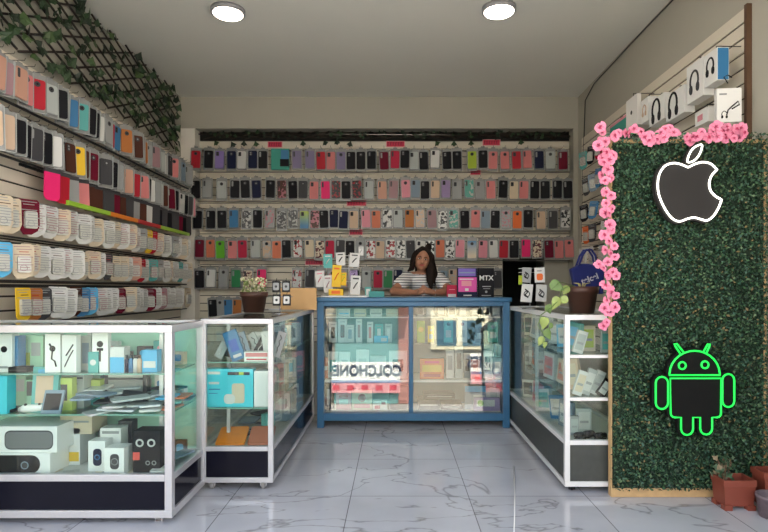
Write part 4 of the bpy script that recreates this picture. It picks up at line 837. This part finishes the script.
# brown pot on the white-framed case
brp = mat('brown_plastic_pot', (.075, .032, .022), .45)
def round_pot(x, y0, y1, w_, Y, zb, lab, n='potted_plant'):
    tP = thing(n, lab, 'potted plant', (X_(x, Y), Y, zb)); h = Z_(y0, Y)-zb; r = w_/2/FOC*Y
    MB().lathe([(.001, 0), (r*.70, 0), (r*.88, h*.74), (r*.96, h*.75), (r, h), (r*.92, h), (r*.86, h*.8), (.001, h*.8)], 28).build('pot_body', brp, tP); MB().lathe([(.001, h*.8), (r*.84, h*.8), (r*.6, h*.84), (.001, h*.85)], 20).build('soil', soil, tP)
    return tP, h, r
tP, h, r = round_pot(582, 286.5, 313, 33, 3.0, .9005, 'brown pot with a trailing vine on the white-framed case')
pth = mat('pothos_leaf', (.28, .36, .10), .45, var=.35, vs=25); pth2 = mat('pothos_leaf_dark', (.13, .22, .06), .45, var=.3, vs=25)
def big_leaf(parent, c, s, rx, ry, rz, m):
    mb = MB(); rt = Euler((rx, ry, rz)).to_matrix(); P_ = [(0, .9), (.45, .85), (.72, .4), (.62, -.1), (.3, -.65), (0, -1.1), (-.3, -.65), (-.62, -.1), (-.72, .4), (-.45, .85)]
    vs = [Vector(c)+rt @ Vector((x*s, .16*abs(x)*s+.05*z*z*s, z*s)) for x, z in P_]+[Vector(c)+rt @ Vector((0, -.06*s, z*s)) for z in (.6, 0, -.6)]
    fs = [(0, 1, 10), (1, 2, 10), (2, 3, 11), (2, 11, 10), (3, 4, 12), (3, 12, 11), (4, 5, 12), (5, 6, 12), (6, 7, 12), (7, 11, 12), (7, 8, 11), (8, 10, 11), (8, 9, 10), (9, 0, 10)]
    mb.add(vs, fs, 0, True); mb.build('leaf', m, parent)
def L(x, y, Y): p = at(x, y, Y); return (p.x-tP.location.x, p.y-tP.location.y, p.z-tP.location.z)
for i, (x, y, Y, s, ry) in enumerate(((557, 286, 2.90, .042, -1.0), (566, 290, 2.93, .030, .6), (556, 303, 2.85, .038, .5), (549, 309, 2.82, .028, -.4), (563, 300, 2.86, .030, 1.2), (544, 323, 2.80, .034, .2), (548, 334, 2.80, .032, -.5), (541, 341, 2.80, .026, .4), (545, 345, 2.80, .018, 0), (551, 326, 2.80, .02, .8))):
    big_leaf(tP, L(x, y, Y), s, R.uniform(-.3, .3), ry, R.uniform(-.4, .4), pth if i % 3 else pth2)
MB().tube([L(577, 287, 3.0), L(570, 286, 2.95), L(562, 289, 2.9), L(559, 300, 2.86), L(551, 308, 2.82), L(541, 315, 2.80), L(538, 325, 2.80), L(544, 335, 2.80), L(543, 345, 2.80)], .0025, 6).build('vine_stem', pth2, tP)
MB().tube([L(575, 286, 3.0), L(560, 282, 2.9), L(551, 290, 2.85)], .002, 6).build('vine_stem', pth2, tP)
for i in range(7): an_ = i*.9; MB().tube([(0, 0, h*.8), (.02*math.cos(an_), .02*math.sin(an_), h+.015), (.045*math.cos(an_), .04*math.sin(an_), h+.02)], [.004, .003, .001], 5).build('shoot', mat('yellow_shoot', (.55, .50, .20), .5), tP)
# brown pot with flowers on the narrow case
Yp = 3.62
tP, h, r = round_pot(254, 292, 317, 28, Yp, .8785, 'brown pot behind a cloud of cream flowers on the narrow case')
mb = MB(); ms = [mat('cream_petal', (.62, .58, .38), .6), mat('green_sprig', (.20, .26, .08), .6)]
for i in range(110):
    a_, b_ = R.uniform(0, 6.28), R.uniform(0, 1); mb.ball((.088*math.cos(a_)*b_**.5, .05*math.sin(a_)*b_**.5, h+R.uniform(.0, .09)), R.uniform(.005, .011), R.choice([0, 0, 1]), 6)
mb.build('flower_cluster', ms, tP)
mb = MB()
for i in range(12): a_ = i*.55; mb.tube([(0, 0, h*.8), (.05*math.cos(a_), .03*math.sin(a_), h+.05)], .0018, 5)
mb.build('flower_stem', ms[1], tP)

# ------------------------------------------------------------------ things standing on the cases and the counter
# cardboard sheet and watch stand on the narrow case
Yk = 4.02; kb = P(281, 288, 317.5, .880, Yk, .012, mat('kraft_card', (.58, .35, .15), .7, var=.1, vs=10), [], 'plain tan cardboard panel standing on the narrow case', cat='board', name='cardboard_panel'); kb.location.x = X_(299, Yk)-.005
def stand(x, Y, zb, h, lab, items, arms, m=chrome, rr=.05):
    t = thing('countertop_stand', lab, 'display stand', (X_(x, Y), Y, zb)); MB().lathe([(.001, 0), (rr, 0), (rr, .005), (.001, .007)], 24).build('stand_base', m, t)
    mb = MB().tube([(0, 0, .005), (0, 0, h)], .0035, 8)
    for z in arms: mb.tube([(-.075, -.0, z), (.075, 0, z)], .0025, 6)
    mb.build('stand_pole', m, t); return t
stand(280, 3.35, .8785, .19, 'chrome tabletop stand holding four small watch cards', 4, (.19, .105))
for i, (x, y, k, n_) in enumerate(((276, 286.5, 'g', 'upper left'), (286, 286.5, 'g', 'upper right'), (276.5, 300, 'w', 'lower left'), (286.5, 300, 'w', 'lower right'))):
    o = MB().box(-.024, 0, -.034, .024, .012, .034).build('earbud_card', black, None, at(x, y, 3.33), (0, 0, R.uniform(-.1, .1)), bev=.003); tag(o, 'black and '+CN[k]+' earbud card, '+n_+' on the chrome stand', 'accessory pack', 'cards on the chrome stand')
    design(o, .04, .05, [('s', .05, -.45, .95, .45, .2, k), ('c', .5, .0, .2, 'd')])
    MB().tube([(0, .006, .034), (0, .016, .046), (0, .02, .05)], .002, 5).build('hang_loop', black, o)
# left of counter: card tower on the counter top
stand(349, 4.3, BZ+.001, .33, 'white wire stand full of small accessory cards on the blue counter', 0, (.32, .22, .12), mat('white_wire', (.7, .7, .7), .4), .07)
for i, (x, y, w_, h_, k, q, lab) in enumerate(((328, 261, 9, 14, 'T', 'w', 'turquoise and white card at the top left of the wire stand'), (341, 259, 9, 13, 'w', 'k', 'white card with black stroke at the top of the wire stand'),
        (354, 260, 10, 14, 'w', 'd', 'white card at the top right of the wire stand'), (320.5, 279, 9, 16, 'w', 'P', 'white card with pink print at the left of the wire stand'), (328.5, 284, 9, 17, 'w', 'M', 'white card with mauve print below the turquoise card'),
        (336, 276, 9, 22, 'y', 'o', 'long yellow card in the middle of the wire stand'), (343, 279, 6, 13, 'y', 'l', 'small yellow card beside the long yellow one'), (354, 275, 8, 9, 'v', 'k', 'lilac card on the right of the wire stand'),
        (355, 285, 10, 19, 'w', 'd', 'long white card at the lower right of the wire stand'), (361, 251, 5, 9, 'w', 'g', 'small white card sticking out at the stand\'s top right'))):
    Y = 4.25-.012*(i % 3); W_, H_ = w_/FOC*Y, h_/FOC*Y
    o = MB().box(-W_/2, 0, 0, W_/2, .006, H_).build('accessory_card', cm(k), None, at(x, y+h_/2, Y), (0, R.uniform(-.08, .08), R.uniform(-.2, .2)), bev=.001); tag(o, lab, 'accessory pack', 'cards on the wire stand')
    design(o, W_, H_, [('l', [(.3, .3), (.5, .5), (.7, .65)], .06, q), ('r', .2, .8, .8, .88, q)])
P(328.5, 289, 343, BZ+.001, 4.19, .05, 'y', [('r', .1, .0, .9, .2, 'k'), ('r', .2, .4, .8, .8, 'o')], 'yellow carton at the foot of the wire stand')
flat(X_(345, 4.2), 4.20, BZ+.001, .36, .10, white, 'white flat tray under the wire stand on the blue counter', 'tray', 'tray', h=.012)
flat(X_(375, 4.35), 4.36, BZ+.001, .13, .10, 'T', 'turquoise crumpled bag on the counter left of the person', 'bag', 'packet', h=.045, rz=.3)
P(365, 287, 371, BZ+.001, 4.3, .03, 'T', [('r', .2, .2, .8, .8, 'w')], 'small turquoise box beside the crumpled bag')
# right side boxes
o = P(457.5, 268, 477.5, BZ+.001, 4.25, .05, cm('n'), [('r', .04, .72, .9, .98, mat('violet', (.13, .08, .40), .4)), ('r', .04, .18, .96, .68, mat('magenta', (.62, .04, .30), .4)), ('r', .1, .60, .8, .63, 'w'), ('r', .2, .38, .7, .56, 'P'), ('r', .38, .21, .55, .30, 'w'), ('r', .08, .82, .88, .86, 'u'), ('r', .3, .04, .7, .08, 'w')], 'purple and magenta gadget box on the counter right of the person')
o = P(478.5, 268, 494, BZ+.001, 4.25, .05, 'k', [('r', .25, .35, .8, .38, 'g'), ('r', .3, .28, .75, .30, 'g'), ('c', .5, .18, .08, 'g'), ('r', .2, .04, .8, .07, 'g')], 'black gadget box lettered MTX on the counter')
text('MTX', .052, white, o, (0, -.0015, .145), bold=.001)
P(447, 285, 457, BZ+.001, 4.32, .04, 'D', [('r', .1, .0, .9, .25, 'w'), ('r', .2, .6, .8, .65, 'P')], 'crimson and white small carton beside the person\'s elbow')
# stand of cards on the right case
stand(530, 3.55, .9005, .26, 'wire stand with hanging cards on the white-framed case', 0, (.26, .235))
for i, (x, y, w_, h_, k, q, lab) in enumerate(((526, 275, 9, 15, 'g', 'k', 'grey card with dark cable on the right stand'), (540, 275, 10, 15, 'w', 'o', 'white card with orange blob on the right stand'), (526, 293, 11, 18, 'w', 'k', 'white card with black cable, lower left of the right stand'),
                                          (541, 293, 11, 17, 'w', 'd', 'white card with grey cable, lower right of the right stand'), (520.5, 280, 4, 9, 'l', 'y', 'small lime card at the left of the right stand'))):
    Y = 3.52; W_, H_ = w_/FOC*Y, h_/FOC*Y
    o = MB().box(-W_/2, 0, 0, W_/2, .006, H_).build('accessory_card', cm(k), None, at(x, y+h_/2, Y), (0, R.uniform(-.1, .1), R.uniform(-.2, .2)), bev=.001); tag(o, lab, 'accessory pack', 'cards on the right stand')
    design(o, W_, H_, [('s', .2, .15, .8, .6, .3, q), ('r', .25, .75, .7, .8, 'd')] if q == 'o' else [('l', [(.3, .7), (.6, .6), (.35, .4), (.65, .25)], .07, q), ('o', .5, .45, .25, .04, q)])
# blue tote bag on the right wall
Yb_ = 3.75; bt = thing('tote_bag', 'royal blue tote bag with white lettering behind the brown pot', 'bag', at(586, 293, Yb_))
bx = mat('blue_nonwoven', (.012, .022, .17), .7, var=.15, vs=30); c0 = bt.location
g = lambda x, y: (at(x, y, Yb_).x-c0.x, at(x, y, Yb_).z-c0.z)
MB().prism([g(575, 294), g(570, 269), g(580, 264), g(596, 264), g(603, 270), g(602, 294)], -.03, .03).build('bag_body', bx, bt, bev=.008)
for dy in (-.028, .028):
    pts = [(g(x, y)[0], dy, g(x, y)[1]) for x, y in ((577, 267), (581, 256), (585, 250), (590, 250), (594, 256), (596, 266))]; MB().tube(pts, .007, 6).build('bag_handle', bx, bt)
text('telcel', .055, mat('bag_lettering', (.6, .6, .7), .6), bt, (.015, -.0315, .095), (PI/2, -.35, 0), bold=.0015)
MB().tube([(c0.x+.01, Yb_, g(587, 250)[1]+c0.z-.002), (XR-.3, Yb_, g(587, 250)[1]+c0.z+.02), (XR, Yb_, g(587, 250)[1]+c0.z+.03)], .003, 6)
hkk = MB().tube([(c0.x+.01, Yb_-.05, Z_(249, Yb_)), (c0.x+.01, Yb_+.05, Z_(250, Yb_)), (XR-.012, Yb_+.05, Z_(248, Yb_))], .003, 6).build('wall_hook', chrome); tag(hkk, 'long chrome wall hook that carries the blue tote bag', 'hook')
# added thin white line in place of a reflection on the floor
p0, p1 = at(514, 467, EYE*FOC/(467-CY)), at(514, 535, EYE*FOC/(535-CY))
tag(MB().tube([(p0.x, p0.y, .003), ((p0.x+p1.x)/2+.004, (p0.y+p1.y)/2, .003), (p1.x, p1.y, .003)], .0028, 6).build('reflection_line', mat('white_reflection', (.85, .85, .85), .5)), 'thin straight white line standing in for a reflection on the marble floor', 'reflection_line')

# ------------------------------------------------------------------ person leaning on the counter
skin = mat('skin', (.36, .165, .095), .55, var=.05, vs=20); hair = mat('dark_hair', (.012, .007, .005), .7, var=.4, vs=60, spec=.15)
pr = thing('person', 'person in a striped shirt leaning on the blue counter with clasped hands', 'person', (X_(423, 4.75), 5.0, 0))
ox = pr.location.x; oy = 5.0
def q_(x, y, Y): p = at(x, y, Y); return Vector((p.x-ox, Y-oy, p.z))
hd = q_(422.5, 260, 4.66); HR = Matrix.Rotation(.17, 3, 'Y') @ Matrix.Rotation(-.05, 3, 'Z')
def H(x, y, z): return hd+HR @ Vector((x, y, z))
def shr(mb, k=.88): mb.v = [tuple(hd+(Vector(p)-hd)*k) for p in mb.v]; return mb
sl, sr = q_(407, 277, 4.76), q_(438, 277, 4.76); nk = q_(423.5, 274, 4.76)
el, er = q_(393.5, 292, 4.50), q_(450.5, 292, 4.50); wl, wr = q_(414, 292.3, 4.33), q_(433, 292.3, 4.33)
for e in (el, er, wl, wr): e.z = BZ+.040
wl.z = wr.z = BZ+.034
hl = Vector(((wl.x+wr.x)/2-.012, wl.y-.035, BZ+.045)); hr_ = Vector(((wl.x+wr.x)/2+.014, wl.y-.045, BZ+.052))
mb = MB()
mb.ball(H(0, .01, .015), (.074, .092, .092), n=20, M=HR); mb.ball(H(0, -.022, -.035), (.062, .062, .066), n=18, M=HR); mb.ball(H(0, -.046, -.078), (.028, .026, .022), n=12, M=HR)
mb.limb([H(0, -.072, .01), H(0, -.092, -.03)], [.008, .0125]); mb.ball(H(-.011, -.080, -.033), .008).ball(H(.011, -.080, -.033), .008)
mb.ball(H(-.035, -.052, -.025), (.024, .022, .022)).ball(H(.035, -.052, -.025), (.024, .022, .022))
for s in (-1, 1): mb.ball(H(s*.076, .012, -.01), (.010, .018, .028), M=HR)
shr(mb); mb.limb([H(0, .035, -.05), nk+Vector((0, 0.02, -.01))], [.044, .048], n=14)
ch = (sl+sr)/2
pel = Vector((.02, .25, .84))
mb.limb([ch+Vector((0, .01, -.01)), ch+Vector((0, .05, -.12)), ch*.5+pel*.5+Vector((0, .02, 0)), pel], [.085, .105, .10, .13], n=16)
mb.limb([sl+Vector((.03, 0, .0)), nk+Vector((0, .02, -.025)), sr+Vector((-.03, 0, 0))], [.045, .055, .045], n=12)
for a, b, c in ((sl, el, wl), (sr, er, wr)): mb.limb([a, (a+b)/2+Vector((0, 0, 0)), b, (b+c)/2, c], [.045, .041, .034, .032, .022], n=12)
for s in (-1, 1):
    hp = pel+Vector((s*.08, .02, -.03)); mb.limb([hp, Vector((s*.09+.02, .24, .46)), Vector((s*.09+.02, .27, .09))], [.088, .058, .036], n=12)
    mb.limb([Vector((s*.09+.02, .28, .045)), Vector((s*.10+.02, .12, .03))], [.038, .026], n=10)
for s, wv, hv in ((1, wl, hl), (-1, wr, hr_)):
    mb.limb([wv, (wv+hv)/2, hv], [.022, .027, .026], n=10)
    for j in range(4):                         # fingers folded over the other hand
        b0 = hv+Vector((s*.010, -.012+.011*j, .012-.006*j)); ln = (.9, 1., .95, .78)[j]
        mb.limb([b0, b0+Vector((s*.026*ln, -.010, .008)), b0+Vector((s*.044*ln, -.006, -.004)), b0+Vector((s*.052*ln, .004, -.016))], [.0095, .0088, .008, .007], n=7)
    b0 = hv+Vector((-s*.004, .012, .018)); mb.limb([b0, b0+Vector((s*.018, -.004, .016)), b0+Vector((s*.034, -.010, .014))], [.011, .0095, .008], n=7)
body_o = mb.build('body', skin, pr)
def fuse(o, vx, sm=4):
    r = o.modifiers.new('fuse', 'REMESH'); r.mode = 'VOXEL'; r.voxel_size = vx; r.use_smooth_shade = True
    s = o.modifiers.new('relax', 'SMOOTH'); s.iterations = sm; s.factor = .5
fuse(body_o, .006, 3)
# face
eyw = mat('eye_white', (.7, .68, .65), .3)
for s in (-1, 1):
    e = shr(MB().ball(H(s*.029, -.078, .004), (.0135, .006, .0048), n=10, M=HR)).build('eye', eyw, pr); shr(MB().ball(H(s*.029, -.083, .004), (.0062, .003, .0050), n=8, M=HR)).build('iris', black, e)
    shr(MB().tube([H(s*.015, -.083, .006), H(s*.029, -.085, .0105), H(s*.044, -.077, .006)], .0022, 6)).build('eyelash', black, e)
    shr(MB().tube([H(s*.012, -.085, .020), H(s*.028, -.084, .026), H(s*.046, -.073, .020)], [.0028, .0034, .0018], 6)).build('eyebrow', hair, pr)
shr(MB().tube([H(-.029, -.079, -.045), H(-.014, -.089, -.053), H(0, -.092, -.056), H(.014, -.089, -.053), H(.029, -.079, -.045)], [.002, .005, .0062, .005, .002], 8)).build('lips', mat('lips', (.42, .06, .07), .4), pr)
# hair
mb = MB(); mb.ball(H(0, .030, .035), (.086, .090, .088), n=20, M=HR)
for s in (-1, 1):
    mb.limb([H(s*.018, -.030, .108), H(s*.058, -.040, .068), H(s*.076, -.018, .015), H(s*.078, .0, -.04)], [.018, .022, .018, .020], n=8)
mb.limb([H(.062, .02, .04), H(.080, .02, -.03), H(.088, .0, -.10), H(.100, -.015, -.17), H(.120, -.03, -.235)], [.045, .042, .040, .036, .018], n=10)
mb.limb([H(.09, .04, -.02), H(.125, .04, -.10), H(.155, .02, -.19)], [.035, .034, .016], n=10)
mb.limb([H(-.058, .03, .04), H(-.078, .03, -.03), H(-.085, .035, -.09), H(-.115, .05, -.12)], [.045, .036, .026, .010], n=10)
mb.limb([H(0, .09, 0), H(0, .135, -.1), H(.02, .15, -.2)], [.07, .055, .045], n=12)
mb.limb([H(.030, .03, .10), H(.035, .03, .135)], [.034, .030], n=10)
shr(mb, .92); ho = mb.build('hair', hair, pr); fuse(ho, .006, 2)
# shirt
shirt = pattern('striped_cotton', (.78, .77, .75), (.04, .04, .07), 46., 'stripe', .66, .8)
mb = MB()
mb.limb([ch+Vector((0, .015, -.045)), ch+Vector((0, .05, -.13)), ch*.5+pel*.5+Vector((0, .02, 0)), pel+Vector((0, 0, .0))], [.108, .122, .115, .140], n=18)
mb.limb([sl+Vector((.01, .0, -.012)), ch+Vector((-.05, .005, -.03)), ch+Vector((.05, .005, -.03)), sr+Vector((-.01, 0, -.012))], [.058, .062, .062, .058], n=14)
for a, b in ((sl, el), (sr, er)): mb.limb([a+Vector((0, 0, -.004)), a*.45+b*.55], [.056, .060], n=14)
so = mb.build('shirt', shirt, pr); fuse(so, .008, 3)
mb = MB()
for s in (-1, 1): mb.limb([pel+Vector((s*.075, .02, -.03)), Vector((s*.09+.02, .24, .46)), Vector((s*.09+.02, .27, .10))], [.100, .072, .055], n=12)
mb.limb([pel+Vector((-.05, .01, 0)), pel+Vector((.05, .01, 0))], [.12, .12], n=12)
to = mb.build('trousers', mat('dark_denim', (.02, .025, .05), .8), pr); fuse(to, .012, 2)
for s in (-1, 1): MB().limb([Vector((s*.09+.02, .29, .044)), Vector((s*.10+.02, .10, .036))], [.043, .034], n=10).build('shoe', black, pr)
br_ = MB().tube([(wr+(er-wr)*.12)+Vector((0, .028*math.cos(a), .028*math.sin(a))) for a in [2*PI*k/14 for k in range(14)]], .003, 6, 0, True).build('bracelet', mat('light_bracelet', (.6, .55, .5), .4), pr)
